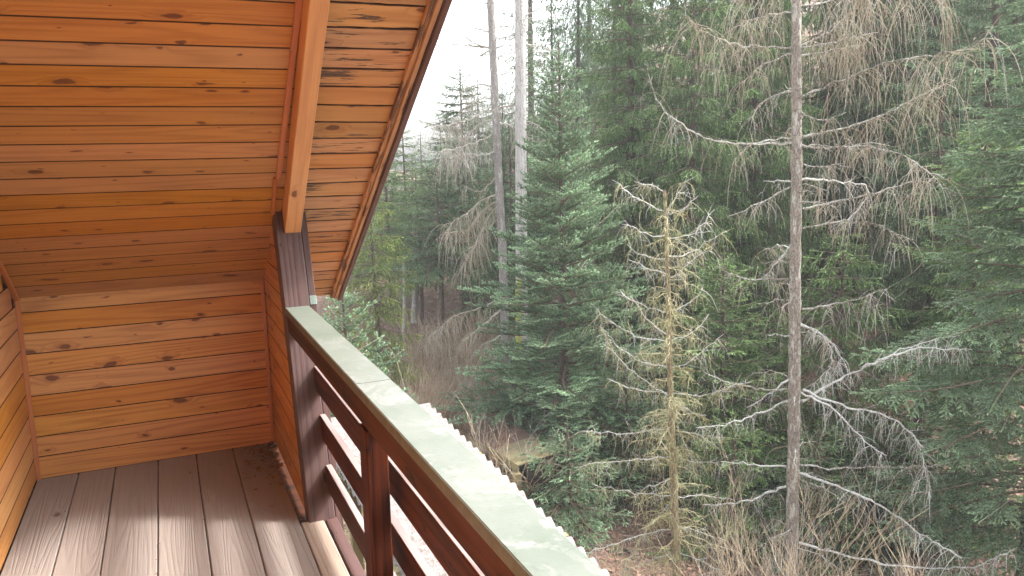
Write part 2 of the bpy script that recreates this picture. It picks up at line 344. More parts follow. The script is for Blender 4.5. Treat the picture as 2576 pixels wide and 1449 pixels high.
TW_RED = twig('russet_dry_stalks', (0.26, 0.15, 0.10), (0.40, 0.28, 0.20), 5.0)
TW_SPR = twig('spruce_twig_wood', (0.10, 0.075, 0.05), (0.16, 0.125, 0.085))

# ------------------------------------------------------------------ terrain
VD = math.atan2(RC[0] @ np.array([0, 0, -1.0]), RC[1] @ np.array([0, 0, -1.0]))     # view azimuth from +Y
LD = np.array([(0, -3.1), (8, -3.5), (15, -3.8), (20, -3.5), (30, -2.7), (45, -1.8), (80, -1.0), (150, -1), (500, -1)], float)
RD = np.array([(0, -3.1), (6, -4.0), (12, -4.7), (16, -4.2), (22, -2.7), (28, -0.6), (45, 7), (80, 17), (150, 24), (500, 26)], float)
def sstep(x, a, b): t = np.clip((x - a) / (b - a), 0, 1); return t * t * (3 - 2 * t)
def terr(x, y):
    x = np.asarray(x, float); y = np.asarray(y, float); D = np.hypot(x, y)
    a = np.degrees((np.arctan2(x, y) - VD + math.pi) % (2 * math.pi) - math.pi)
    t = sstep(a, -6, 12) * (1 - sstep(a, 100, 150))
    z = (1 - t) * np.interp(D, LD[:, 0], LD[:, 1]) + t * np.interp(D, RD[:, 0], RD[:, 1])
    q = np.clip((D - 4) / 10, 0, 1)
    return z + q * (0.16 * np.sin(x * 0.9 + 1.3) * np.cos(y * 0.7) + 0.07 * np.sin(x * 2.3 + y * 1.9) + 0.3 * np.sin(x * 0.23 + 2) * np.sin(y * 0.19))
def ground():
    rr = np.concatenate([[0.0], np.linspace(1.5, 40, 90), 40 * 1.07 ** np.arange(1, 40)]); na = 240
    a = np.linspace(0, 2 * math.pi, na, endpoint=False)
    X = rr[:, None] * np.sin(a)[None]; Y = rr[:, None] * np.cos(a)[None]; Z = terr(X, Y)
    v = np.stack([X, Y, Z], -1).reshape(-1, 3); n = len(rr)
    i = np.arange(n - 1)[:, None] * na; j = np.arange(na)[None]; j2 = (j + 1) % na
    f = np.stack([i + j, i + na + j, i + na + j2, i + j2], -1).reshape(-1, 4)
    s = N('forest_floor'); p = s.tc.outputs['Object']
    big = s.noise(p, 0.35, 3, 0.55); mid = s.noise(p, 3.0, 4, 0.6); fin = s.noise(p, 26.0, 5, 0.75)
    vo = s.new('ShaderNodeTexVoronoi'); s.put(vo.inputs['Vector'], p); vo.inputs['Scale'].default_value = 14.0
    c = s.mix(s.ramp(fin, 0.35, 0.65), (0.11, 0.068, 0.048), (0.25, 0.165, 0.12))
    c = s.mix(0.35, c, s.mix(0.6, vo.outputs['Color'], (0.30, 0.19, 0.13)), 'OVERLAY')
    c = s.mix(s.ramp(mid, 0.5, 0.7, 0, 0.6), c, (0.24, 0.20, 0.13))
    c = s.mix(s.ramp(big, 0.55, 0.7, 0, 0.5), c, (0.10, 0.11, 0.05))
    s.put(s.b.inputs['Base Color'], c); s.b.inputs['Roughness'].default_value = 0.95
    s.bump(s.math('ADD', fin, vo.outputs['Distance']), 0.9, 0.05)
    ac = Acc(); ac.add(v, f); o = put('ground', ac.mesh('ground', [s.m], True)); tag(o, kind='structure')
ground()

# ------------------------------------------------------------------ house
XL, XW, YK, ZK, TAN = -0.7675, 0.5236, 4.8365, 1.033, 0.65
XO = 0.968                                                     # inner edge of the barge strips
def rz(y): return ZK + TAN * (YK - y)
RN = _n(np.array([0, TAN, 1.0]))                               # roof plane normal (upwards)
def rp(px, py, off=0.0): return on_plane(px, py, RN, np.array([0, YK, ZK]) - RN * off)
r1 = lambda x, y: (x / 1.431 * 0.63889, y / 1.431 * 0.63889)

roof = empty('roof_slope', (0, YK, ZK)); tag(roof, 'sloping pine board ceiling of the balcony with a rafter and a peeling barge board', 'roof')
# seams measured along the slope (y at the wall side, y at the rafter side)
inner = [(2.10, 2.08), (2.20, 2.18), (2.305, 2.285), (2.41, 2.39), (2.515, 2.495), (2.62, 2.60), (2.725, 2.70), (2.83, 2.81), (2.93, 2.915), (3.04, 3.013), (3.137, 3.112), (3.238, 3.214), (3.336, 3.312), (3.436, 3.414), (3.539, 3.519), (3.640, 3.627), (3.742, 3.730), (3.849, 3.838),
         (3.955, 3.948), (4.06, 4.047), (4.17, 4.152), (4.28, 4.266), (4.394, 4.377), (4.502, 4.487), (4.61, 4.596), (4.72, 4.71), (4.84, 4.84)]
yy = 2.10
while yy > 0.1: yy -= 0.105; inner.insert(0, (yy, yy - 0.02))
# outer boards pass over the rafter and run down past the knee wall
outer = [(a, b) for a, b in zip(np.arange(0.08, 2.8, 0.104), np.arange(0.08, 2.8, 0.104) - 0.008)] + [(2.902, 2.894), (3.01, 2.996), (3.104, 3.095), (3.204, 3.196), (3.298, 3.293), (3.399, 3.40), (3.501, 3.502), (3.605, 3.604), (3.710, 3.707), (3.817, 3.815), (3.928, 3.922), (4.033, 4.034), (4.141, 4.142), (4.246, 4.248)] + [(4.246 + 0.107 * k, 4.248 + 0.107 * k) for k in range(1, 9)]
XI0, XI1 = XL - 0.02, 0.56
def rb(x, y): return (x, y, rz(y))
def extr(y0, y1, x): return y0 + (y1 - y0) * (x - XL) / (0.52 - XL)
for (a0, a1), (b0, b1) in zip(inner[:-1], inner[1:]):
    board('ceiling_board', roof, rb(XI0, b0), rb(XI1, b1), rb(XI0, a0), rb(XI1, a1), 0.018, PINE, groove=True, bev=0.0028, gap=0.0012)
for (a0, a1), (b0, b1) in zip(outer[:-1], outer[1:]):
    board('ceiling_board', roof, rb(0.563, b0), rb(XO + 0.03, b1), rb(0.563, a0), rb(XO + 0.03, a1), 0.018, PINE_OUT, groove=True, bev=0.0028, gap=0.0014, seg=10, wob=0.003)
# roof covering above the boards, both slopes
def slab(name, parent, pts, thick, mat, up):
    pts = np.array(pts, float); up = np.array(up, float)
    ac = Acc(); n = len(pts)
    ac.add(np.concatenate([pts, pts + up * thick]), [(0, 1, 2, 3), (7, 6, 5, 4)] + [(k, (k + 1) % 4 + 0, (k + 1) % 4 + 4, k + 4) for k in range(4)])
    o = put(name, ac.mesh(name, [mat])); o.parent = parent; o.matrix_parent_inverse = Matrix.Translation(Vector(parent.location)).inverted(); return o
o18 = RN * 0.0195
slab('roof_covering', roof, [np.array(rb(-4.0, 0)) + o18, np.array(rb(1.0, 0)) + o18, np.array(rb(1.0, 5.12)) + o18, np.array(rb(-4.0, 5.12)) + o18], 0.12, BACKW, RN)
# rafter: lower corners measured on the plane 0.11 m below the boards
d_ = 0.115
Lt, Lb = rp(779.0, 0, d_), rp(715.5, 597, d_); Rt, Rb = rp(831.0, 0, d_), rp(756.0, 593, d_)
ex = (Lt - Lb) * 1.6; ex2 = (Rt - Rb) * 1.6
board('rafter', roof, Lb, Lb + ex, Rb, Rb + ex2, d_ - 0.003, RAFTER, bev=0.003, gap=0, seg=1) if np.cross(ex, Rb - Lb) @ RN < 0 else board('rafter', roof, Rb, Rb + ex2, Lb, Lb + ex, d_ - 0.003, RAFTER, bev=0.003, gap=0)
def strip(name, parent, p0, p1, wid, proud, mat, bev=0.002, seg=1, wob=0.0):   # strip nailed below the roof boards
    p0 = np.array(p0, float) - RN * proud; p1 = np.array(p1, float) - RN * proud
    wv = np.array([wid / 2, 0, 0]); x = p1 - p0
    s_ = 1 if np.cross(x, wv) @ RN < 0 else -1
    return board(name, parent, p0 - wv * s_, p1 - wv * s_, p0 + wv * s_, p1 + wv * s_, proud - 0.001, mat, bev, 0, seg, wob)
strip('trim_strip', roof, rb(0.520, 3.862), rb(0.453, 0.4), 0.024, 0.018, TRIM)
strip('trim_strip', roof, rb(0.519, 4.16), rb(0.506, 3.868), 0.020, 0.014, TRIM)
strip('trim_strip', roof, rb(XL + 0.012, YK), rb(XL + 0.012, 0.3), 0.024, 0.018, TRIM)
strip('barge_strip', roof, rb(0.979, 5.1), rb(0.981, 0.1), 0.022, 0.024, BARGE2, seg=60, wob=0.0015)
strip('barge_strip', roof, rb(1.002, 5.1), rb(1.004, 0.1), 0.022, 0.034, BARGE2, seg=60, wob=0.002)
strip('barge_board', roof, rb(1.029, 5.1), rb(1.032, 0.1), 0.028, 0.045, BARGE, 0.004)
slab('barge_board', roof, [np.array(rb(1.017, 0.1)), np.array(rb(1.045, 0.1)), np.array(rb(1.045, 5.11)), np.array(rb(1.017, 5.11))], 0.15, BARGE, RN)

roof2 = empty('roof_slope', (0, -YK, ZK)); tag(roof2, 'second pine board slope of the roof, behind and above the photographer', 'roof')
for k in range(48):
    ya, yb = -0.10 * k - 0.02, -0.10 * (k + 1) - 0.02
    board('ceiling_board', roof2, (XI0, ya, rz(-ya)), (1.0, ya, rz(-ya)), (XI0, yb, rz(-yb)), (1.0, yb, rz(-yb)), 0.018, PINE)
RN2 = RN * np.array([1, -1, 1])
slab('roof_covering', roof2, [np.array((-4.0, -5.12, rz(5.12))) + RN2 * .0195, np.array((1.0, -5.12, rz(5.12))) + RN2 * .0195, np.array((1.0, 0, rz(0))) + RN2 * .0195, np.array((-4.0, 0, rz(0))) + RN2 * .0195], 0.12, BACKW, RN2)

# knee wall
kw = empty('knee_wall', (0, YK, 0)); tag(kw, 'low wall of horizontal orange pine boards across the end of the balcony', 'wall')
zs = [0.0, 0.130, 0.246, 0.3645, 0.481, 0.599, 0.7195, 0.8355, 0.9515, 1.045]
for a, b in zip(zs[:-1], zs[1:]):
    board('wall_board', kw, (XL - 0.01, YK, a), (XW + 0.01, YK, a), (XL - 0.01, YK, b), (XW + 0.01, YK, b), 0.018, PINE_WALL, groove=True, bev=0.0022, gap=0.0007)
def wslab(name, parent, lo, hi, mat):
    ac = Acc(); box(ac, lo, hi); o = put(name, ac.mesh(name, [mat])); o.parent = parent
    o.matrix_parent_inverse = Matrix.Translation(Vector(parent.location)).inverted(); return o
wslab('outer_cladding', kw, (XL - 3.2, YK + 0.021, -3.3), (XW + 0.12, YK + 0.10, 0.99), STAIN)
beam('corner_trim', kw, (XL + 0.011, YK - 0.016, 0.0), (XL + 0.011, YK - 0.016, 1.025), (1, 0, 0), 0.022, 0.014, TRIM, 0.002, face=(0, -1, 0))
beam('corner_trim', kw, (XW - 0.010, YK - 0.016, 0.0), (XW - 0.010, YK - 0.016, 1.035), (1, 0, 0), 0.018, 0.014, TRIM, 0.002, face=(0, -1, 0))

# gable wall (left)
gw = empty('gable_wall', (XL, 0, 0)); tag(gw, 'rough sawn pine board wall of the house along the left edge', 'wall')
zg = 0.0; k = 0
zl = [0.0]
while zl[-1] < 4.1: zl.append(zl[-1] + 0.124)
for a, b in zip(zl[:-1], zl[1:]):
    ye = min(YK, YK - max(0, (b - ZK)) / TAN) + 0.03
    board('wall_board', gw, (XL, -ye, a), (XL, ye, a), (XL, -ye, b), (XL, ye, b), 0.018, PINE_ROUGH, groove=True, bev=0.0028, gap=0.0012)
ac = Acc(); ac.add([(XL - .021, -YK, -3.3), (XL - .021, YK, -3.3), (XL - .021, YK, ZK), (XL - .021, 0, rz(0)), (XL - .021, -YK, ZK),
                    (XL - .15, -YK, -3.3), (XL - .15, YK, -3.3), (XL - .15, YK, ZK), (XL - .15, 0, rz(0)), (XL - .15, -YK, ZK)],
                   [(0, 1, 2, 4), (5, 9, 7, 6), (0, 4, 9, 5), (1, 6, 7, 2), (2, 7, 8, 3), (3, 8, 9, 4), (0, 5, 6, 1), (2, 3, 4, 4), (7, 9, 8, 8)])
o = put('wall_core', ac.mesh('wall_core', [STAIN])); o.parent = gw; o.matrix_parent_inverse = Matrix.Translation(Vector(gw.location)).inverted()

# floor
fl = empty('balcony_floor', (0, 2, 0)); tag(fl, 'balcony floor of worn grey brown boards running towards the knee wall', 'floor')
fx = [XL, -0.562, -0.372, -0.147, 0.063, 0.273, 0.4845]
for i, (a, b) in enumerate(zip(fx[:-1], fx[1:])):
    board('floor_board', fl, (a, YK, 0), (a, -4.6, 0), (b, YK, 0), (b, -4.6, 0), 0.03, FLOORW, bev=0.004, gap=0.0025)
for a, b, m in ((0.4845, 0.596, FLOORP), (0.600, 0.66, POSTM)):
    board('floor_board', fl, (a, 3.62, 0), (a, -4.6, 0), (b, 3.62, 0), (b, -4.6, 0), 0.03, m, bev=0.004, gap=0.0025)
wslab('floor_joist', fl, (XL, -4.6, -0.20), (0.64, YK, -0.036), STAIN)

# boarded side panel between knee wall and leaning post
def post_y(z): return 3.60 + 0.37 * z
sp_ = empty('side_panel', (XW, 4.4, 0)); tag(sp_, 'narrow shaded pine panel between knee wall and leaning post', 'panel')
for a, b in zip(zs[:-1] + [1.045, 1.17, 1.29, 1.41], zs[1:] + [1.17, 1.29, 1.41, 1.52]):
    yA = min(YK, YK - max(0, a - ZK) / TAN) + (0.0 if a < ZK else 0.02); yB = min(YK, YK - max(0, b - ZK) / TAN) + (0.0 if b < ZK else 0.02)
    if yB - post_y(b) < 0.02: break
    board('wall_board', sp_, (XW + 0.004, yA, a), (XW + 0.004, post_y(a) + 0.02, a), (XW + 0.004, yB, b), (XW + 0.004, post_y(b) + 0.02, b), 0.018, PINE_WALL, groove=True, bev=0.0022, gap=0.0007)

# leaning post
ps = empty('leaning_post', (0.59, 3.6, 0)); tag(ps, 'purple brown timber post leaning at the far end of the railing', 'post')
pd = _n(np.array([0, 0.37, 1.0])); zt = 1.62
P0 = np.array([0.587, post_y(-0.25), -0.25]); P1 = np.array([0.587, post_y(zt), zt])
P1b = P0 + (P1 - P0) * ((1.50 + 0.25) / (zt + 0.25))
beam('post_timber', ps, P0, P1b, (1, 0, 0), 0.127, 0.11, POSTM, 0.005, face=(0, -1, 0.3))
q0 = P0 + np.array([0.0835, 0.012, 0.0]); q1 = P1b + np.array([0.0835, 0.012, 0])
beam('cladding_strip', ps, q0, q1, (1, 0, 0), 0.034, 0.09, POSTM, 0.003, face=(0, -1, 0.3))
gm = simple('green_mossy_block', (0.12, 0.17, 0.15), (0.2, 0.25, 0.22), 30)
tq = lambda z: (P0 + (P1 - P0) * ((z + 0.25) / (zt + 0.25))) + np.array([0.0835, 0.006, 0])
beam('strip_end', ps, tq(1.006), tq(1.05), (1, 0, 0), 0.036, 0.03, gm, 0.003, face=(0, -1, 0.3))

# railing
rl = empty('balcony_railing', (0.58, 2.3, 0)); tag(rl, 'dark brown timber railing with four rails under a pale green sheet cap', 'railing')
CZ = 1.003; y0r = post_y(CZ) - 0.004; y1r = -3.4
board('cap', rl, (0.5245, 2.42 - 0.0, CZ), (0.5245, y0r, CZ), (0.646, 2.42, CZ), (0.646, y0r, CZ), 0.02, CAPM, 0.003, 0, face=(0, 0, 1))
board('cap', rl, (0.5245, y1r, CZ - 0.001), (0.5245, 2.418, CZ - 0.001), (0.646, y1r, CZ - 0.001), (0.646, 2.418, CZ - 0.001), 0.02, CAPM, 0.003, 0, face=(0, 0, 1))
board('drip_edge', rl, (0.5235, y0r, CZ - 0.003), (0.5235, y1r, CZ - 0.003), (0.5235, y0r, CZ - 0.034), (0.5235, y1r, CZ - 0.034), 0.003, DRIP, 0.0008, 0, face=(-1, 0, 0))
def rail(x, z0, z1, th, m):
    ya, yb = post_y((z0 + z1) / 2) - 0.002, y1r
    board('rail', rl, (x, post_y(z0) + 0.01, z0), (x, yb, z0), (x, post_y(z1) + 0.01, z1), (x, yb, z1), th, m, 0.006, 0, face=(-1, 0, 0))
rail(0.530, 0.878, 0.982, 0.06, STAIN)
for z0, z1 in ((0.582, 0.708), (0.358, 0.478), (0.118, 0.243)):
    rail(0.6325, z0, z1, 0.028, STAIN)
    board('rail_top_edge', rl, (0.6335, y1r, z1 + 0.0015), (0.6335, post_y(z1) - 0.004, z1 + 0.0015), (0.6600, y1r, z1 + 0.0015), (0.6600, post_y(z1) - 0.004, z1 + 0.0015), 0.003, RAILTOP, 0.0008, 0, face=(0, 0, 1))
for yb_ in (2.30, 0.55, -1.2, -2.95):
    beam('baluster', rl, (0.5585, yb_, -0.1), (0.5585, yb_, 0.877), (1, 0, 0), 0.070, 0.092, STAIN, 0.005, face=(0, -1, 0))

# small litter on the floor
def litter():
    ac = Acc()
    for k in range(150):
        x = XW - abs(random.gauss(0, 0.10)) - 0.01; y = YK - abs(random.gauss(0, 0.35)) - 0.01
        a = random.uniform(0, 6.28); l = random.uniform(0.008, 0.03); w_ = l * random.uniform(0.3, 0.7); z = random.uniform(0.002, 0.012)
        c, s_ = math.cos(a), math.sin(a); p = [(-l, 0, 0), (0, -w_, 0.4 * w_), (l, 0, 0.002), (0, w_, 0.5 * w_)]
        ac.add([(x + c * q[0] - s_ * q[1], y + s_ * q[0] + c * q[1], z + q[2]) for q in p], [(0, 1, 2, 3)])
    for k in range(60):
        x = random.choice(fx[1:]) + random.gauss(0, 0.004); y = random.uniform(1.5, 4.8); r = random.uniform(0.002, 0.006)
        ac.add([(x - r, y, 0.003), (x, y - r, 0.006), (x + r, y, 0.003), (x, y + r, 0.006)], [(0, 1, 2, 3)])
    o = put('dry_leaf_litter', ac.mesh('dry_leaf_litter', [twig('dry_leaf_bits', (0.12, 0.06, 0.035), (0.30, 0.18, 0.11), 60)])); tag(o, 'small dry brown leaf bits swept into the floor corner', 'leaf litter', kind='stuff')
litter()

# ------------------------------------------------------------------ corrugated canopy below
def canopy():
    z0, sl_, y00 = -1.27, 0.075, 8.0
    pl = lambda px, py: on_plane(px, py, (0, -sl_, 1), (0, y00, z0))
    A, B, C, Dp = pl(837, 1158), pl(1000, 1426), pl(1130, 1069), pl(1523, 1443)
    e = empty('corrugated_canopy', (2.2, 6.5, -3.6)); tag(e, 'low canopy of pale corrugated cement sheet below the balcony', 'canopy')
    inv = Matrix.Translation(Vector(e.location)).inverted()
    y_far, y_near = 8.75, 1.2
    def xl(y): return A[0] + (B[0] - A[0]) * (y - A[1]) / (B[1] - A[1]) * 1.0
    def xr(y): return 0.02 + C[0] + (Dp[0] - C[0]) * (y - C[1]) / (Dp[1] - C[1])
    pitch = 0.177; ns = int((y_far - y_near) / pitch * 10)
    ys = np.linspace(y_far, y_near, ns); us = np.linspace(0, 1, 9)
    V = []
    for y in ys:
        h = 0.026 * math.cos(2 * math.pi * (y_far - y) / pitch)
        for u in us:
            x = xl(y) + (xr(y) - xl(y)) * u
            V.append((x, y, z0 + sl_ * (y - y00) + h + 0.002 * math.sin(x * 9 + y * 3)))
    V = np.array(V); nu = len(us); i = np.arange(ns - 1)[:, None] * nu; j = np.arange(nu - 1)[None]
    f = np.stack([i + j, i + nu + j, i + nu + j + 1, i + j + 1], -1).reshape(-1, 4)
    ac = Acc(); ac.add(V, f); ac.add(V - (0, 0, 0.008), f[:, ::-1])
    # close the rim so that the sheet has thickness
    nv = len(V); rim = []
    for k in range(ns - 1):
        rim.append((k * nu, k * nu + nv, (k + 1) * nu + nv, (k + 1) * nu)); q = k * nu + nu - 1; rim.append((q, q + nu, q + nu + nv, q + nv))
    ac.f.append(np.array([(a - 0, b, c) for a, b, c, d in rim] + [(a, c, d) for a, b, c, d in rim])); ac.m.append(np.zeros(len(rim) * 2, int))
    # soft green-grey litter washed into the troughs is in the material
    o = put('corrugated_sheet', ac.mesh('corrugated_sheet', [SHEET], True), e); o.matrix_parent_inverse = inv
    for y in (7.35, 5.55, 3.9, 2.2):
        zb = z0 + sl_ * (y - y00) - 0.045
        p = beam('beam', e, (xl(y) - 0.16, y, zb), (xr(y) + 0.05, y, zb), (0, 1, 0), 0.07, 0.10, YELLOWT, 0.004)
        ac = Acc(); xx = xl(y) - 0.09; tube(ac, [(xx, y, zb - 0.002), (xx, y, zb + 0.014)], 0.013, 8, cap=True)
        b = put('bolt', ac.mesh('bolt', [BOLT]), e); b.matrix_parent_inverse = inv
    for y in (7.35, 2.2):
        for x in (xl(y) + 0.1, xr(y) - 0.1):
            zt_ = z0 + sl_ * (y - y00) - 0.145; beam('post_timber', e, (x, y - 0.05, float(terr(x, y)) - 0.2), (x, y - 0.05, zt_), (1, 0, 0), 0.1, 0.1, GREYW)
canopy()

# ------------------------------------------------------------------ old shed half hidden behind the big spruce
def shed():
    D = 13.2
    a = at_dist(1190, 1098, D + 0.4); b = at_dist(1303, 1168, D - 1.0)       # lower (front) eave edge
    b[2] = a[2] - 0.02
    c = at_dist(1130, 1050, D + 1.3); 
    e = empty('old_shed', (a[0], a[1], float(terr(a[0], a[1])))); tag(e, 'low old shed with mossy board roof and dark open front behind the spruce', 'shed')
    ed = b - a; ln = np.linalg.norm(ed); ed = ed / ln; a2 = a - ed * 1.0; L = ln + 1.0
    back = _n(np.array([-ed[1], ed[0], 0.0])); back = back if back @ np.array([0.3, 1, 0]) > 0 else -back
    up = back * 0.85 + np.array([0, 0, 0.07])
    n = 9
    for k in range(n):
        p = a2 + ed * L * k / n; q = a2 + ed * L * (k + 1) / n
        board('roof_board', e, p, p + up, q, q + up, 0.02, GREYW if k > n - 4 else wood_red, 0.003, 0.004, face=(0, 0, 1))
    beam('eave_beam', e, a2 - np.array([0, 0, 0.07]) - back * 0.01, a2 + ed * L - np.array([0, 0, 0.07]) - back * 0.01, (0, 0, 1), 0.10, 0.03, YELLOWT)
    for t in (0.0, 1.0):
        p = a2 + ed * L * t + back * 0.02; g = float(terr(p[0], p[1]))
        beam('post_timber', e, (p[0], p[1], g - 0.3), (p[0], p[1], p[2] - 0.125), ed, 0.16, 0.12, YELLOWT)
    p0 = a2 + back * 0.78; p1 = p0 + ed * L; g = min(float(terr(p0[0], p0[1])), float(terr(p1[0], p1[1]))) - 0.3
    for i in range(8):
        za = g + (p0[2] - 0.05 - g) * i / 8; zb = g + (p0[2] - 0.05 - g) * (i + 1) / 8
        board('wall_board', e, (p0[0], p0[1], za), (p1[0], p1[1], za), (p0[0], p0[1], zb), (p1[0], p1[1], zb), 0.02, DARKW, 0.003, 0.002)
        for s0 in (a2, a2 + ed * L):
            s1 = s0 + back * 0.78
            board('wall_board', e, (s0[0] + back[0] * .15, s0[1] + back[1] * .15, za), (s1[0], s1[1], za), (s0[0] + back[0] * .15, s0[1] + back[1] * .15, zb), (s1[0], s1[1], zb), 0.02, DARKW, 0.003, 0.002)
    return a2, ed, L, back
wood_red = wood('russet_roof_board', (0.19, 0.12, 0.09), (0.11, 0.07, 0.05), (0.08, 0.05, 0.04), 0.15, 0.1, 0.85, bump=0.5)
DARKW = wood('dark_shed_board', (0.05, 0.038, 0.03), (0.03, 0.022, 0.018), (0.02, 0.015, 0.01), 0.15, 0.1, 0.9)
SH = shed()

# ------------------------------------------------------------------ spruce branch prototypes
def unit(a): return a / (np.linalg.norm(a, axis=-1, keepdims=True) + 1e-12)
def dress(acc, S, Dr, Ln, W, tip, nn=7, core=2):
    """clothe many shoots with needles: crossed ribbons and single needles"""
    S = np.asarray(S, float); Dr = unit(np.asarray(Dr, float)); Ln = np.asarray(Ln, float); W = np.asarray(W, float); tip = np.asarray(tip, float); n = len(S)
    ref = np.where(np.abs(Dr[:, 2:3]) > 0.85, np.array([[1.0, 0, 0]]), np.array([[0, 0, 1.0]]))
    U = unit(np.cross(Dr, ref)); V = np.cross(Dr, U)
    for k in range(core):
        a = k * math.pi / core + rng.uniform(0, 0.6, n); w_ = (np.cos(a)[:, None] * U + np.sin(a)[:, None] * V) * W[:, None] * 0.62
        E = S + Dr * Ln[:, None]; m = S + Dr * (Ln * 0.6)[:, None]; s2 = S + Dr * (Ln * 0.08)[:, None]
        v = np.stack([s2 + w_ * 0.7, m + w_, E, m - w_, s2 - w_ * 0.7], 1).reshape(-1, 3); b = np.arange(n)[:, None] * 5
        f = np.concatenate([b + np.array([0, 1, 4]), b + np.array([1, 3, 4]), b + np.array([1, 2, 3])])
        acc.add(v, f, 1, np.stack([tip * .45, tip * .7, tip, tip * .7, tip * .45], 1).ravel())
    if nn:
        t = rng.uniform(0.05, 1.0, (n, nn)); a = rng.uniform(0, 2 * math.pi, (n, nn))
        base = S[:, None] + Dr[:, None] * (Ln[:, None] * t)[..., None]
        rad = np.cos(a)[..., None] * U[:, None] + np.sin(a)[..., None] * V[:, None]
        nd = unit(rad + Dr[:, None] * 0.75); ln = (W[:, None] * rng.uniform(1.0, 1.5, (n, nn)))[..., None]
        sd = unit(np.cross(nd, Dr[:, None] + 0.01)) * 0.0028
        v = np.stack([base + sd, base + nd * ln, base - sd], 2).reshape(-1, 3); f = np.arange(n * nn * 3).reshape(-1, 3)
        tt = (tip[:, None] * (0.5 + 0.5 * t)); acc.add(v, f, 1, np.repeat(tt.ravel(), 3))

def branch_arrays(L, style, dens=1.0):
    acc = Acc(); m = 12; s = np.linspace(0, L, m)
    sag = {'up': -0.04, 'flat': -0.16, 'droop': -0.34}[style] * L
    x = s; z = sag * (s / L) ** 1.6 * 1.0 + (0.22 if style != 'up' else 0.16) * L * np.clip((s / L) - 0.55, 0, 1) ** 1.5
    y = 0.04 * L * np.sin(s / L * 4 + rng.uniform(0, 6)); P = np.stack([x, y, z], 1)
    tube(acc, P, 0.011 * L ** 0.6 * (1 - s / L) + 0.002, 4, 0)
    S, Dd, Ln, W, T = [], [], [], [], []
    def axis(t):
        i = min(int(t * (m - 1)), m - 2); q = t * (m - 1) - i; return P[i] * (1 - q) + P[i + 1] * q, _n(P[i + 1] - P[i])
    # dress the leader tip itself
    for t in np.arange(max(0.5, 1 - 0.5 / L), 1.0, 0.05 / L):
        p, d = axis(t); S.append(p); Dd.append(d); Ln.append(0.07); W.append(0.015); T.append(0.4 + 0.6 * t)
    step = 0.060 / dens / L; t = 0.10; side = 1
    while t < 0.985:
        p, d = axis(t); rem = L * (1 - t)
        l = (0.11 + 0.62 * rem * (1 - 0.45 * (1 - t))) * rng.uniform(0.65, 1.1); l = min(l, 0.62 * max(L, 0.6)) * (0.5 + 0.5 * min(1, t / 0.25))
        if style == 'droop': l *= 0.8
        side = -side; ang = math.radians(rng.uniform(42, 66)); lat = np.array([-d[1], d[0], 0.0]); lat = _n(lat) * side
        ld = _n(d * math.cos(ang) + lat * math.sin(ang) + np.array([0, 0, {'up': 0.10, 'flat': -0.12, 'droop': -0.45}[style] + rng.uniform(-0.12, 0.12)]))
        k = max(2, int(l / 0.055)); q = p.copy(); dd = ld.copy(); pts = [q.copy()]; sl_ = l / k
        gd = {'up': 0.010, 'flat': -0.03, 'droop': -0.085}[style]
        for i in range(k):
            dd = _n(dd + np.array([0, 0, gd]) + rng.normal(0, 0.05, 3)); q2 = q + dd * sl_; fr = (i + 1) / k
            if i > 0.25 * k * (0.3 + rem / L) or i >= k - 2:
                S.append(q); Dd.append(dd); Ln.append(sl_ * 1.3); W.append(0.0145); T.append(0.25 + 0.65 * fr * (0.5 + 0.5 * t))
            if i < k - 1 and fr > 0.12:
                for sd in ((1, -1) if dens > 0.6 else (1 if i % 2 else -1,)):
                    if rng.random() < 0.12: continue
                    pr = np.cross(dd, [0, 0, 1.0]); pr = _n(pr) * sd
                    if style == 'droop' and rng.random() < 0.75:
                        sdv = _n(pr * 0.25 + dd * 0.25 + np.array([0, 0, -1.0]) + rng.normal(0, 0.08, 3)); sln = rng.uniform(0.10, 0.26) * (1.1 - 0.5 * fr)
                        nseg = max(1, int(sln / 0.08)); qq = q2.copy()
                        for e_ in range(nseg):
                            S.append(qq.copy()); Dd.append(sdv); Ln.append(sln / nseg * 1.15); W.append(0.0125); T.append(0.2 + 0.5 * (e_ + 1) / nseg * t); qq = qq + sdv * sln / nseg
                    else:
                        up = {'up': 0.42, 'flat': 0.06, 'droop': -0.2}[style]
                        sdv = _n(pr * 0.75 + dd * 0.8 + np.array([0, 0, up + rng.uniform(-0.25, 0.15)])); sln = rng.uniform(0.055, 0.115) * (1.15 - 0.45 * fr)
                        if style == 'flat' and rng.random() < 0.35: sdv = _n(sdv + np.array([0, 0, -0.9])); sln *= 1.5
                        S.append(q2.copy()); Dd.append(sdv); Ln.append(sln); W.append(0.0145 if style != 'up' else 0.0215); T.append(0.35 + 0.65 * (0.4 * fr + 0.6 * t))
            q = q2; pts.append(q.copy())
        tube(acc, pts, np.linspace(0.0042, 0.0018, len(pts)), 3, 0)
        t += step * rng.uniform(0.7, 1.3)
    return acc, S, Dd, Ln, W, T
PROTO = {}
def proto(style, L, colr, var):
    key = (style, L, var)
    if key not in PROTO:
        acc, S, Dd, Ln, W, T = branch_arrays(L, style, 0.78)
        dress(acc, S, Dd, Ln, np.array(W), np.clip(T, 0, 1), nn=6, core=2)
        PROTO[key] = acc.mesh('spruce_branch', [TW_SPR, ND['green']])
    k2 = key + (colr,)
    if k2 not in PROTO:
        me = PROTO[key].copy(); me.materials[1] = ND[colr]; PROTO[k2] = me
    return PROTO[k2]
LENS = (0.45, 0.85, 1.4, 2.1)

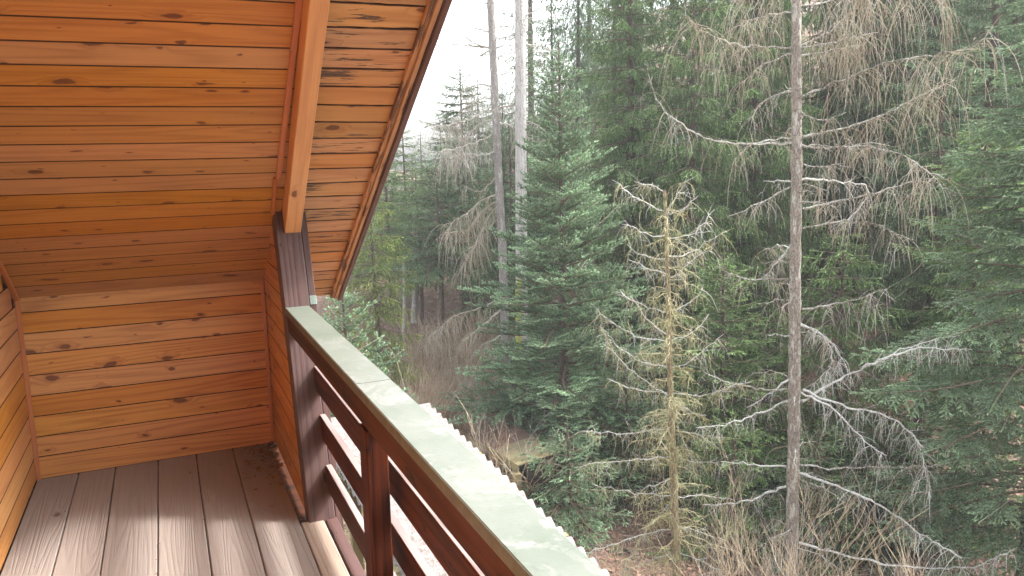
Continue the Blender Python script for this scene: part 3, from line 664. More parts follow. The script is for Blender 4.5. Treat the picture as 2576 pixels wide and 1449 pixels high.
def trunk_mesh(h, r0, r1, mat, lean=(0, 0), sides=12, rough=0.06, pts=None):
    n = max(8, int(h / 0.25)); t = np.linspace(0, 1, n)
    if pts is None: pts = np.stack([lean[0] * t + 0.03 * np.sin(t * 5), lean[1] * t + 0.03 * np.cos(t * 4) - 0.03, h * t], 1)
    acc = Acc(); tube(acc, pts, (r0 + (r1 - r0) * t) * (1 + rng.normal(0, rough, n)), sides, 0, cap=True)
    return acc.mesh('trunk', [mat], True)

def spruce(label, loc, H, cb, rad, style, colr, group=None, ang=(35, -12), pw=0.8, step=0.27, nb=5, branches_from=None, cat='spruce', r0=None, only=None, bare=0, seed=1, core=True):
    R = random.Random(seed)
    t = empty('spruce_tree', loc); tag(t, label, cat, group)
    put('trunk', trunk_mesh(H, r0 or (0.012 * H + 0.02), 0.012, BARK_S), t)
    acc = Acc(); S, Dd, Ln = [], [], []
    for k in range(14):
        z = H - 0.45 + 0.035 * k
        S.append((0, 0, z)); Dd.append((0.05, 0, 1)); Ln.append(0.07)
        if k % 4 == 0:
            for a in range(4):
                aa = a * 1.57 + k; S.append((0, 0, z)); Dd.append((math.cos(aa), math.sin(aa), 0.9)); Ln.append(0.16 - 0.008 * k)
    dress(acc, S, Dd, Ln, np.full(len(S), 0.015), np.full(len(S), 0.8), 8, 2)
    cr = put('crown', acc.mesh('crown', [TW_SPR, ND[colr]]), t)
    h = cb; cnt = 0
    while h < H - 0.25 and cnt < 290:
        f = (h - cb) / (H - cb); r = rad * (1 - f) ** pw * R.uniform(0.82, 1.12) + 0.10
        low = min(1.0, 0.82 + f * 4)
        n = nb if r > 0.5 else 4
        a0 = R.uniform(0, 6.28)
        for k in range(n):
            az = a0 + k * 2 * math.pi / n + R.uniform(-0.35, 0.35)
            rr = r * low * R.uniform(0.72, 1.15)
            L = min(LENS, key=lambda q: abs(q - rr)); me = proto(style, L, colr, R.randint(0, 1))
            o = bpy.data.objects.new('branch', me); col.objects.link(o); o.parent = cr
            e = math.radians(ang[1] + (ang[0] - ang[1]) * f + R.uniform(-9, 9))
            o.location = (0, 0, h + R.uniform(-0.08, 0.08)); o.rotation_euler = (R.uniform(-0.25, 0.25), -e, az); q = rr / L; o.scale = (q, q * R.uniform(0.9, 1.2), q); cnt += 1
        h += step * R.uniform(0.75, 1.25) * (1.0 if f < 0.8 else 0.7)
    for k in range(bare):
        acc = Acc(); az = R.uniform(0, 6.28); l = R.uniform(0.4, 1.1); z = cb * R.uniform(0.15, 1.0)
        u = np.linspace(0, 1, 6); tube(acc, np.stack([u * l * math.cos(az), u * l * math.sin(az), z - 0.15 * l * u ** 2 + 0.1 * u], 1), 0.009 * (1 - u) + 0.002, 4)
        for i in range(7):
            q = u[2 + i % 4] * l; a2 = az + R.uniform(-1, 1); p0 = np.array([q * math.cos(az), q * math.sin(az), z]); l2 = R.uniform(0.1, 0.4)
            tube(acc, [p0, p0 + np.array([math.cos(a2), math.sin(a2), -0.2]) * l2 * .5, p0 + np.array([math.cos(a2), math.sin(a2), -0.5]) * l2], [0.004, 0.003, 0.002], 3)
        put('dead_branch', acc.mesh('dead_branch', [TW_GREY]), t)
    return t

def far_crown(H, cb, rad, style, pw, seed):
    """a whole crown in one mesh, for the spruces at the back"""
    R = random.Random(seed); tot = Acc(); protos = {}
    for L in (0.8, 1.5, 2.3):
        for v in range(2):
            acc, S, Dd, Ln, W, T = branch_arrays(L, style, 0.42)
            acc.v, acc.f, acc.m, acc.a, acc.n = [], [], [], [], 0
            u = np.linspace(0, L, 4); tube(acc, np.stack([u, 0 * u, -0.08 * u], 1), 0.010 * (1 - u / L) + .003, 3, 0)
            dress(acc, S, Dd, np.array(Ln) * 1.6, np.array(W) * 1.9, np.clip(T, 0, 1), nn=0, core=1)
            protos[(L, v)] = (np.concatenate(acc.v), np.concatenate(acc.f), np.concatenate(acc.m), np.concatenate(acc.a))
    h = cb
    while h < H:
        f = (h - cb) / (H - cb); r = rad * (1 - f) ** pw * R.uniform(0.8, 1.15) + 0.1; a0 = R.uniform(0, 6.28); n = 5 if f < .8 else 4
        for k in range(n):
            rr = r * R.uniform(0.7, 1.15) * min(1, .6 + f * 4); L = min((0.8, 1.5, 2.3), key=lambda q: abs(q - rr)); V, Fc, M, A = protos[(L, R.randint(0, 1))]
            e = math.radians(-14 + 44 * f + R.uniform(-8, 8)); az = a0 + k * 6.283 / n + R.uniform(-.3, .3); q = rr / L
            ce, se_, ca, sa_ = math.cos(e), math.sin(e), math.cos(az), math.sin(az)
            X = V * q; x1 = X[:, 0] * ce - X[:, 2] * se_; z1 = X[:, 0] * se_ + X[:, 2] * ce; x2 = x1 * ca - X[:, 1] * sa_; y2 = x1 * sa_ + X[:, 1] * ca
            tot.v.append(np.stack([x2, y2, z1 + h], 1)); tot.f.append(Fc + tot.n); tot.m.append(M); tot.a.append(A); tot.n += len(V)
        h += 0.36 * R.uniform(.8, 1.2)
    return tot

# ------------------------------------------------------------------ spruces one can tell apart
def ground_at(px, D):
    p = at_dist(px, 800, D); return (p[0], p[1], float(terr(p[0], p[1])) - 0.1)
def top_z(py, D): return 1.7 - (py - 414) / F * D * 1.0
def plant_spruce(label, px, D, ytop, rad, **k):
    g = ground_at(px, D); H = top_z(ytop, D) - g[2]
    return spruce(label, g, H, k.pop('cb', 0.4), rad, **k)
plant_spruce('blue green spruce in front of the two dead trunks, pointed tip near the top edge', 1412, 14.5, 120, 2.55, style='up', colr='blue', ang=(38, -4), pw=0.88, step=0.22, nb=6, seed=11)
plant_spruce('tall bright green spruce just right of the pointed blue green one', 1580, 18.5, -260, 1.75, style='droop', colr='green', ang=(30, -8), pw=0.5, step=0.25, nb=6, seed=12, cb=1.2)
plant_spruce('tall spruce with hanging branchlets directly behind the big dead larch', 1880, 19.5, -340, 2.0, style='droop', colr='green', ang=(20, -14), pw=0.45, step=0.25, nb=6, seed=13, cb=0.8)
plant_spruce('tall drooping spruce between the dead larch and the right edge spruce', 2160, 22.0, -420, 2.1, style='droop', colr='dark', ang=(20, -14), pw=0.45, step=0.27, nb=6, seed=14, cb=2.8, bare=14)
plant_spruce('big spruce reaching in from the right edge of the picture', 2640, 12.5, -180, 2.35, style='flat', colr='blue', ang=(26, -12), pw=0.6, step=0.26, nb=6, seed=15, cb=1.6, bare=10)
plant_spruce('yellow green spruce with drooping sprays beside the roof edge', 945, 17.0, 440, 1.15, style='droop', colr='yellow', ang=(24, -12), pw=0.6, step=0.24, nb=6, seed=16, cb=0.9)
plant_spruce('slim pale green spruce with pointed tip left of the sky gap', 1032, 27.0, 305, 1.5, style='flat', colr='green', ang=(28, -12), pw=0.75, step=0.30, nb=5, seed=17, cb=2.0)
plant_spruce('young spruce peeping out just behind the lower roof edge', 868, 11.8, 690, 1.15, style='up', colr='blue', ang=(38, 0), pw=0.7, step=0.18, nb=5, seed=18, cb=0.2)
plant_spruce('dark spruce behind the two dead trunks left of the blue green spruce', 1175, 25.0, 175, 2.3, style='flat', colr='dark', ang=(26, -10), pw=0.8, step=0.28, nb=6, seed=19, cb=2.6)
plant_spruce('dark green spruce standing behind the little dead larch', 1700, 17.0, 560, 1.7, style='flat', colr='dark', ang=(28, -8), pw=0.7, step=0.24, nb=6, seed=20, cb=0.3)
plant_spruce('low spruce under the pointed blue green spruce, beside the old shed', 1425, 12.0, 1085, 1.3, style='flat', colr='blue', ang=(34, -4), pw=0.7, step=0.20, nb=6, seed=21, cb=0.1)
plant_spruce('bushy mid green spruce behind the big dead larch trunk, low in the shade', 1930, 15.0, 760, 1.5, style='flat', colr='green', ang=(28, -8), pw=0.7, step=0.23, nb=5, seed=22, cb=0.3)
plant_spruce('deep green spruce right of the drooping one, half hidden by larch twigs', 2330, 17.0, 190, 1.75, style='droop', colr='dark', ang=(22, -10), pw=0.6, step=0.26, nb=6, seed=23, cb=2.2, bare=16)

plant_spruce('low green spruce directly left of the little dead larch foot', 1575, 13.8, 930, 1.25, style='flat', colr='dark', ang=(30, -6), pw=0.7, step=0.23, nb=5, seed=31, cb=0.2)
plant_spruce('broad spruce between the two dead larches, its tip below their middle', 1815, 14.0, 620, 1.6, style='flat', colr='green', ang=(28, -8), pw=0.65, step=0.23, nb=6, seed=32, cb=0.2)
plant_spruce('spruce just right of the tall dead larch, at half the picture height', 2110, 14.6, 560, 1.6, style='droop', colr='green', ang=(26, -8), pw=0.65, step=0.24, nb=6, seed=33, cb=0.6)
plant_spruce('small deep green spruce behind the arching lichen branches', 2240, 13.6, 900, 1.2, style='flat', colr='dark', ang=(28, -8), pw=0.7, step=0.23, nb=5, seed=34, cb=0.4)
plant_spruce('spruce with long level boughs left of the one at the right edge', 2440, 15.5, 330, 1.8, style='flat', colr='green', ang=(24, -10), pw=0.6, step=0.26, nb=5, seed=35, cb=2.0, bare=8)
plant_spruce('tall green spruce filling the gap behind the little dead larch tip', 1730, 17.8, -60, 1.7, style='droop', colr='green', ang=(26, -10), pw=0.5, step=0.26, nb=6, seed=36, cb=1.2)
plant_spruce('blue green spruce with top cut by the frame right of the dead larch crown', 2440, 19.0, -300, 2.0, style='flat', colr='blue', ang=(24, -10), pw=0.5, step=0.28, nb=6, seed=37, cb=2.5)
plant_spruce('round crowned dark spruce in the left background below the sky gap', 1110, 21.5, 395, 1.7, style='flat', colr='dark', ang=(30, -8), pw=0.6, step=0.26, nb=6, seed=38, cb=2.4)

plant_spruce('low spruce at the foot of the slope between the two dead larches', 1850, 12.6, 1040, 1.3, style='flat', colr='green', ang=(30, -6), pw=0.7, step=0.21, nb=5, seed=41, cb=0.1)
plant_spruce('low spruce just right of the tall dead larch foot', 2070, 12.6, 1050, 1.2, style='flat', colr='dark', ang=(30, -6), pw=0.7, step=0.21, nb=5, seed=42, cb=0.1)
plant_spruce('full blue green spruce at left behind the roof edge tip', 1060, 23.5, 430, 1.5, style='droop', colr='green', ang=(26, -8), pw=0.6, step=0.25, nb=6, seed=43, cb=1.8)
plant_spruce('dense blue green spruce left of the grey dead tree', 1165, 22.5, 330, 1.7, style='flat', colr='blue', ang=(26, -10), pw=0.65, step=0.25, nb=6, seed=44, cb=2.2)
plant_spruce('dark spruce right behind the bare white trunk', 1290, 21.0, 300, 1.7, style='droop', colr='dark', ang=(26, -10), pw=0.6, step=0.25, nb=6, seed=45, cb=1.0)
plant_spruce('green spruce touching the roof edge above the yellow green one', 985, 25.5, 380, 1.6, style='flat', colr='green', ang=(26, -10), pw=0.65, step=0.27, nb=6, seed=46, cb=1.5)

plant_spruce('low dark spruce above the lower right corner, beyond the bare shrubs', 2300, 14.0, 1000, 1.2, style='flat', colr='dark', ang=(30, -6), pw=0.7, step=0.22, nb=5, seed=47, cb=0.3)
plant_spruce('low green spruce below the boughs of the right edge spruce', 2490, 14.5, 880, 1.3, style='flat', colr='green', ang=(30, -6), pw=0.7, step=0.22, nb=5, seed=48, cb=0.3)

# back rows: shared crowns
FC = []
for i, (H, cb, r, st, pw) in enumerate(((15, 0.8, 2.6, 'droop', 0.55), (13, 1.0, 2.4, 'flat', 0.6), (17, 2.0, 2.8, 'droop', 0.5))):
    acc = far_crown(H, cb, r, st, pw, 50 + i)
    base = acc.mesh('crown', [TW_SPR, ND['dark']]); d2 = {'dark': base}
    for c_ in ('green', 'blue'): d2[c_] = base.copy(); d2[c_].materials[1] = ND[c_]
    FC.append((H, d2, trunk_mesh(H, 0.17, 0.02, BARK_S)))
rows = []
R = random.Random(5)
for px in range(1450, 2850, 75): rows.append((px + R.uniform(-25, 25), R.uniform(22.5, 29), R.uniform(-650, -100)))
for px in range(1380, 2900, 85): rows.append((px + R.uniform(-40, 40), R.uniform(33, 42), R.uniform(-420, -60)))
rows += [(905, 30, 440), (985, 33, 395), (1075, 36, 330), (1125, 31, 300), (1215, 33, 190), (1275, 28, 230), (1330, 32, 60), (940, 45, 420), (1050, 47, 385), (1160, 44, 300), (1260, 42, 200), (830, 36, 400), (1140, 40, 255), (1010, 40, 400), (1395, 29, -60)]
names = {0: 'hanging branchlets', 1: 'short level branches', 2: 'long level branches'}
for i, (px, D, yt) in enumerate(rows):
    H0, ms, tm = FC[i % 3]; c_ = ('dark', 'green', 'dark', 'blue')[R.randint(0, 3)]
    g = ground_at(px, D); H = top_z(yt, D) - g[2]; s = H / H0
    t = empty('spruce_tree', g); t.rotation_euler = (0, 0, R.uniform(0, 6.28)); sx = min(max(s, 0.62), 1.15) * R.uniform(0.9, 1.1); t.scale = (sx, sx, s)
    put('trunk', tm, t); put('crown', ms[c_], t)
    side = 'left of the sky gap' if px < 1080 else 'below the sky gap' if px < 1320 else 'behind the dead larch' if 1850 < px < 2150 else 'at the right edge' if px > 2450 else 'behind the green spruces'
    dd = 'far back' if D > 31 else 'second row'
    tag(t, '%s %s spruce with %s %s' % (dd, {'dark': 'dark', 'green': 'mid green', 'blue': 'blue green'}[c_], names[i % 3], side), 'spruce', 'background spruces')

# ------------------------------------------------------------------ dead larches
def smooth(pts, n):
    pts = np.asarray(pts, float); t = np.concatenate([[0], np.cumsum(np.linalg.norm(np.diff(pts, axis=0), axis=1))]); u = np.linspace(0, t[-1], n)
    q = np.stack([np.interp(u, t, pts[:, i]) for i in range(3)], 1)
    for _ in range(2): q[1:-1] = 0.25 * q[:-2] + 0.5 * q[1:-1] + 0.25 * q[2:]
    return q
def hang(acc, p, l, r, mat, side=0.25, curl=0.2):
    """a thin twig that leaves sideways and hangs down"""
    n = 6; a = rng.uniform(0, 6.28); d = np.array([math.cos(a) * side, math.sin(a) * side, rng.uniform(-0.6, 0.25)]); d = _n(d) ; pts = [p]; s_ = l / (n - 1)
    for i in range(n - 1):
        d = _n(d + np.array([0, 0, -0.55]) * (1 if l > 0.2 else 0.5) + rng.normal(0, curl * 0.5, 3)); pts.append(pts[-1] + d * s_)
    tube(acc, pts, np.linspace(r, r * 0.55, n), 3, mat); return pts
def spur(acc, p, dr, l, r, mat, curl=0.25, sag=-0.05, n=5):
    d = _n(np.array(dr, float)); pts = [np.array(p)]
    for i in range(n - 1): d = _n(d + rng.normal(0, curl, 3) * 0.5 + np.array([0, 0, sag])); pts.append(pts[-1] + d * l / (n - 1))
    tube(acc, pts, np.linspace(r, r * 0.5, n), 3, mat); return pts
def limb(parent, pts, r0, r1, mats, hangd=10, hl=(0.2, 0.6), start=0.2, lich=0.0, mesh_name='branch', spurd=8, hang_curl=0.2, tr=0.0032):
    L = float(np.linalg.norm(np.diff(np.asarray(pts), axis=0), axis=1).sum()); n = max(8, int(L / 0.07)); P = smooth(pts, n)
    P[1:] += rng.normal(0, 0.009, (n - 1, 3)) + np.cumsum(rng.normal(0, 0.0045, (n - 1, 3)), axis=0); t = np.linspace(0, 1, n); acc = Acc()
    tube(acc, P, (r0 + (r1 - r0) * t ** 0.8) * (1 + rng.normal(0, 0.14, n)), 5, 0)
    for k in range(int(L * hangd)):
        u = start + (1 - start) * rng.random() ** 0.8; p = P[int(u * (n - 1))]; m = 1 if rng.random() > lich else 0
        q = hang(acc, p, rng.uniform(*hl) * (0.6 + 0.6 * u), tr * rng.uniform(0.7, 1.2), m, 0.5, hang_curl)
        if rng.random() < 0.5: hang(acc, q[2], rng.uniform(*hl) * 0.5, tr * 0.75, m, 0.9, hang_curl)
    for k in range(int(L * spurd)):
        u = 0.1 + 0.9 * rng.random(); i = min(int(u * (n - 1)), n - 2); d = P[i + 1] - P[i]; a = rng.normal(0, 1, 3)
        m = 0 if rng.random() < lich + 0.15 else 1
        spur(acc, P[i], _n(d) * 0.7 + _n(a) * 0.8, rng.uniform(0.05, 0.28), tr * 0.9, m)
    if lich > 0:                                     # tufts of lichen
        for k in range(int(L * 60 * lich)):
            i = int(rng.random() * (n - 1)); p = P[i] + rng.normal(0, 0.008, 3); d = _n(rng.normal(0, 1, 3)) * rng.uniform(0.008, 0.02)
            s_ = _n(np.cross(d, rng.normal(0, 1, 3))) * 0.008; acc.add([p - s_, p + d, p + s_, p - d * .5], [(0, 1, 2, 3)], 0)
    o = put(mesh_name, acc.mesh(mesh_name, mats), parent); o.matrix_parent_inverse = Matrix.Translation(Vector(parent.location)).inverted(); return o

def larch(name, label, trunkpx, D, r_bot, r_top, bark_mat, cat='dead tree', sides=14, extra_down=0.6, rough=0.05):
    P = [at_dist(x, y, D) for x, y in trunkpx]; g = P[-1].copy(); gz = float(terr(g[0], g[1])) - 0.1
    if gz < g[2]: P.append(np.array([g[0], g[1], gz]))
    P = P[::-1]; L = float(np.linalg.norm(np.diff(np.array(P), axis=0), axis=1).sum()); n = int(L / 0.1); Q = smooth(P, n); t = np.linspace(0, 1, n)
    e = empty(name, tuple(Q[0])); tag(e, label, cat)
    acc = Acc(); rr = (r_bot + (r_top - r_bot) * t) * (1 + rng.normal(0, rough, n)); tube(acc, Q, rr, sides, 0, cap=True)
    for k in range(int(L * 26)):                      # loose bark flakes
        i = int(rng.random() * (n - 1)); a = rng.uniform(0, 6.28); r = rr[i]; p = Q[i] + np.array([math.cos(a) * r, math.sin(a) * r, rng.uniform(-.05, .05)])
        tn = np.array([-math.sin(a), math.cos(a), 0]) * rng.uniform(0.008, 0.02); up = np.array([0, 0, rng.uniform(0.015, 0.04)]); ot = np.array([math.cos(a), math.sin(a), 0]) * rng.uniform(0.003, 0.009)
        acc.add([p - tn, p + tn, p + tn + up + ot, p - tn + up + ot], [(0, 1, 2, 3)], 0)
    o = put('trunk', acc.mesh('trunk', [bark_mat], True), e); o.matrix_parent_inverse = Matrix.Translation(Vector(e.location)).inverted()
    return e
r7 = lambda x, y: (1469.4 + x * 0.5, y * 0.5)
r8 = lambda x, y: (1469.4 + x * 0.5, 724.5 + y * 0.5)
r5 = lambda x, y: (766.7 + x * 0.4409, y * 0.4409)
def poly3(pp, D, bend): 
    n = len(pp); x0 = pp[0][0]
    return [at_dist(x, y, D + bend * abs(x - x0) / F * D * 0.8) for (x, y) in pp]

DM = 11.0
M = larch('dead_larch', 'tall grey dead larch with long lichen covered branches, tallest trunk on the right', [(1999, -420), (2003, -60), (2004, 200), (2004, 450), (2000, 700), (1999, 900), (1997, 1100), (1993, 1300), (1990, 1500)], DM, 0.098, 0.052, BARK_L)
mb = [  # (points, twig density, (min,max) hang, lichen)
 ([(1085, 490), (1250, 420), (1400, 370), (1560, 295), (1750, 265), (1950, 240), (2060, 180), (2085, 130)], 22, (.25, .85), .1, 7),
 ([(1085, 690), (1250, 655), (1400, 610), (1540, 560), (1640, 500), (1800, 420), (1900, 375)], 22, (.25, .85), .12, 7),
 ([(1085, 235), (1250, 150), (1340, 60), (1400, -20)], 30, (.3, .9), .1, 7),
 ([(1085, 240), (1200, 235), (1330, 190), (1480, 160)], 28, (.25, .8), .15, 7),
 ([(1090, 280), (1200, 265), (1300, 240), (1420, 225)], 22, (.2, .7), .15, 7),
 ([(1090, 730), (1250, 745), (1400, 735), (1500, 750), (1650, 800), (1740, 860), (1790, 890)], 18, (.2, .7), .3, 7),
 ([(1090, 725), (1200, 745), (1330, 745), (1430, 715), (1500, 720), (1530, 760)], 14, (.2, .5), .35, 7),
 ([(1090, 905), (1200, 898), (1330, 915), (1430, 910), (1450, 960), (1400, 1040), (1290, 1120)], 18, (.15, .45), .6, 7),
 ([(1100, 1050), (1230, 1020), (1400, 985), (1540, 940), (1700, 900), (1850, 890)], 20, (.25, .8), .35, 7),
 ([(1095, 1150), (1300, 1110), (1450, 1130), (1600, 1200), (1650, 1210)], 14, (.2, .5), .4, 7),
 ([(1060, 237), (950, 240), (850, 235), (740, 220), (660, 190), (560, 120), (490, 70)], 22, (.25, .85), .1, 7),
 ([(1060, 720), (900, 715), (750, 715), (620, 690), (520, 650), (430, 580), (350, 470), (340, 370)], 8, (.2, .6), .35, 7),
 ([(1060, 692), (950, 690), (870, 700), (780, 760), (740, 840)], 9, (.2, .5), .3, 7),
 ([(1060, 460), (950, 480), (880, 530), (850, 620)], 14, (.2, .5), .5, 7),
 ([(1055, 268), (950, 310), (870, 350), (790, 440)], 16, (.2, .6), .3, 7),
 ([(1060, 930), (980, 970), (900, 1020), (800, 1060), (720, 1110)], 14, (.15, .5), .3, 7),
 ([(1055, 912), (980, 905), (915, 912)], 8, (.15, .4), .6, 7),
 ([(1050, 1405), (930, 1405), (820, 1405), (740, 1380), (670, 1330)], 9, (.15, .4), .4, 7),
 ([(1060, 1200), (1010, 1280), (960, 1350), (910, 1410)], 16, (.1, .35), .8, 7),
 ([(1060, 60), (950, 70), (850, 100), (740, 150)], 26, (.3, .9), .1, 7),
 ([(1090, 30), (1200, 10), (1350, -20), (1500, -30)], 30, (.3, .9), .1, 7),
 ([(1060, -20), (950, -30), (820, -10), (700, 0)], 30, (.3, .9), .1, 7),
 ([(1090, -60), (1300, -80), (1500, -90), (1700, -60), (1850, -20)], 26, (.3, .9), .05, 7),
 ([(1090, 560), (1180, 600), (1260, 590), (1330, 560)], 14, (.2, .6), .2, 7),
 ([(1090, 820), (1180, 840), (1260, 820), (1330, 840)], 22, (.2, .7), .2, 7),
 ([(1085, 180), (1160, 210), (1240, 275), (1252, 340), (1230, 420), (1150, 500)], 24, (.15, .4), .8, 8),
 ([(1085, 185), (1200, 230), (1255, 290), (1290, 360), (1285, 440)], 22, (.15, .4), .8, 8),
 ([(1100, 512), (1200, 560), (1320, 600), (1480, 630), (1600, 690), (1690, 780), (1720, 900), (1740, 1060)], 20, (.15, .5), .85, 8),
 ([(1100, 105), (1250, 90), (1400, 50), (1550, 0)], 14, (.2, .7), .3, 8),
 ([(1085, 520), (1250, 590), (1330, 680), (1400, 760), (1500, 830)], 18, (.15, .5), .85, 8),
 ([(1095, 570), (1230, 480), (1400, 400), (1550, 330), (1660, 290), (1800, 245), (1900, 235)], 14, (.1, .35), .7, 8),
 ([(1400, 400), (1560, 330), (1700, 285), (1850, 310), (1960, 290)], 14, (.1, .3), .7, 8),
 ([(1080, 890), (1250, 910), (1450, 910), (1600, 905), (1800, 908)], 7, (.15, .5), .4, 8),
 ([(1080, 930), (1250, 990), (1400, 1060), (1560, 1140), (1680, 1230), (1850, 1340), (1900, 1370)], 20, (.15, .5), .8, 8),
 ([(1080, 1280), (1280, 1345), (1500, 1390), (1700, 1410), (1950, 1410), (2150, 1310)], 9, (.1, .3), .7, 8),
 ([(1045, 515), (900, 515), (780, 490), (680, 460), (595, 420)], 6, (.1, .4), .35, 8),
 ([(1040, 455), (960, 500), (880, 560), (820, 610)], 10, (.1, .35), .6, 8),
 ([(1040, 900), (900, 895), (780, 880), (690, 870)], 8, (.1, .35), .6, 8),
 ([(1035, 990), (930, 1030), (840, 1065), (700, 1085), (590, 1090)], 14, (.1, .35), .6, 8),
 ([(1040, 560), (900, 620), (800, 655), (700, 690), (560, 705)], 16, (.1, .35), .7, 8),
 ([(1045, 235), (980, 232), (930, 240)], 5, (.1, .3), .3, 8),
]
for pp, hd, hl, li, reg in mb:
    q = [(r7 if reg == 7 else r8)(*p) for p in pp]
    P3 = poly3(q, DM, rng.uniform(-0.7, 0.5)); ln = np.linalg.norm(P3[-1] - P3[0])
    limb(M, P3, (0.0135 if li >= .6 else 0.0105) + 0.004 * min(ln, 2), 0.0038, [TW_SILV if li >= .6 else TW_LICH, TW_TAN if reg == 7 else TW_GREY], hd * (1.7 if reg == 7 else 1.6), (hl[0], hl[1] * 1.15), 0.14, li, hang_curl=0.13 if reg == 7 else 0.22, spurd=12)
for k in range(26):                                    # small whorls of fine twigs on the trunk
    y = rng.uniform(-200, 1380); a = rng.uniform(0, 6.28); p = at_dist(2000 + 0 * y, y, DM); l = rng.uniform(0.3, 0.9)
    d = np.array([math.cos(a), math.sin(a), 0.0]); pts = [p + d * 0.04, p + d * l * 0.5 + (0, 0, 0.03), p + d * l + (0, 0, -0.12 * l)]
    limb(M, pts, 0.008, 0.003, [TW_LICH, TW_TAN], 18, (.15, .5), 0.1, 0.2)

DN = 9.3
Nt = larch('dead_larch', 'small dead larch with dense yellowish twigs, left of the tall dead larch', [(1671, 478), (1676, 560), (1681, 724), (1684, 900), (1688, 1020), (1694, 1200), (1703, 1449)], DN, 0.066, 0.018, BARK_Y)
nbr = [([(430, 125), (330, 100), (230, 50), (180, 0)], 8), ([(430, 265), (300, 255), (180, 200), (110, 150), (40, 90)], 8), ([(430, 400), (300, 380), (180, 300), (100, 230), (70, 180)], 8),
 ([(430, 530), (330, 520), (220, 505), (140, 470), (100, 450)], 8), ([(430, 700), (330, 720), (240, 735), (100, 725), (0, 715)], 8), ([(430, 850), (250, 860), (100, 865), (-40, 885)], 8),
 ([(440, 1045), (300, 1040), (180, 1020), (50, 990)], 8), ([(440, 1215), (300, 1240), (150, 1290), (0, 1335)], 8), ([(440, 1080), (380, 1130), (330, 1200), (270, 1290), (180, 1400)], 8),
 ([(425, 240), (340, 190), (270, 110), (230, 50)], 8), ([(420, 540), (300, 470), (200, 370), (110, 290)], 8),
 ([(440, 120), (520, 90), (580, 30), (600, -20)], 8), ([(440, 265), (520, 240), (600, 180), (640, 130)], 8), ([(440, 400), (520, 380), (600, 310), (700, 235)], 8), ([(450, 530), (550, 545), (650, 525), (750, 490), (840, 465)], 8),
 ([(460, 570), (540, 620), (620, 640)], 8), ([(470, 720), (580, 745), (700, 760)], 8), ([(460, 850), (560, 880), (690, 875)], 8), ([(470, 1050), (600, 1055), (720, 1060)], 8), ([(470, 1200), (600, 1240), (720, 1290)], 8), ([(470, 1330), (600, 1380), (700, 1430)], 8),
 ([(440, 1330), (300, 1390), (180, 1440)], 8), ([(470, 700), (520, 800), (560, 900)], 8), ([(440, 960), (330, 990), (240, 1060)], 8),
 ([(420, 1080), (450, 1010), (480, 960), (520, 890)], 7), ([(405, 965), (340, 930), (300, 920), (240, 912)], 7), ([(400, 1060), (330, 1040), (200, 970), (140, 918)], 7), ([(430, 1080), (520, 1040), (580, 985)], 7),
 ([(430, 1200), (550, 1180), (620, 1120), (665, 1065)], 7), ([(430, 1290), (560, 1270), (650, 1190), (720, 1160)], 7), ([(415, 1180), (330, 1190), (280, 1150), (190, 1120)], 7), ([(420, 1300), (300, 1290), (220, 1230)], 7), ([(425, 1390), (330, 1350), (220, 1300)], 7), ([(430, 1400), (480, 1370), (560, 1290), (640, 1240)], 7)]
for pp, reg in nbr:
    q = [(r7 if reg == 7 else r8)(*p) for p in pp]; P3 = poly3(q, DN, rng.uniform(-0.7, 0.7))
    limb(Nt, P3, 0.0075, 0.0026, [TW_SILV, TW_YEL], 40, (.08, .34), 0.04, 0.3, hang_curl=0.34, tr=0.0024, spurd=26)
for k in range(130):
    u = rng.random() ** 0.7; y = 520 + 900 * u; x = np.interp(y, [478, 724, 1020, 1449], [1671, 1681, 1688, 1703]); a = rng.uniform(0, 6.28); p = at_dist(x, y, DN); l = rng.uniform(0.15, 0.3 + 0.5 * u)
    d = np.array([math.cos(a), math.sin(a), 0.0]); pts = [p + d * 0.02, p + d * l * 0.5 + (0, 0, 0.0), p + d * l + (0, 0, -0.25 * l)]
    limb(Nt, pts, 0.006, 0.0025, [TW_YEL, TW_YEL], 30, (.08, .30), 0.05, 0.1, hang_curl=0.32, tr=0.0024)

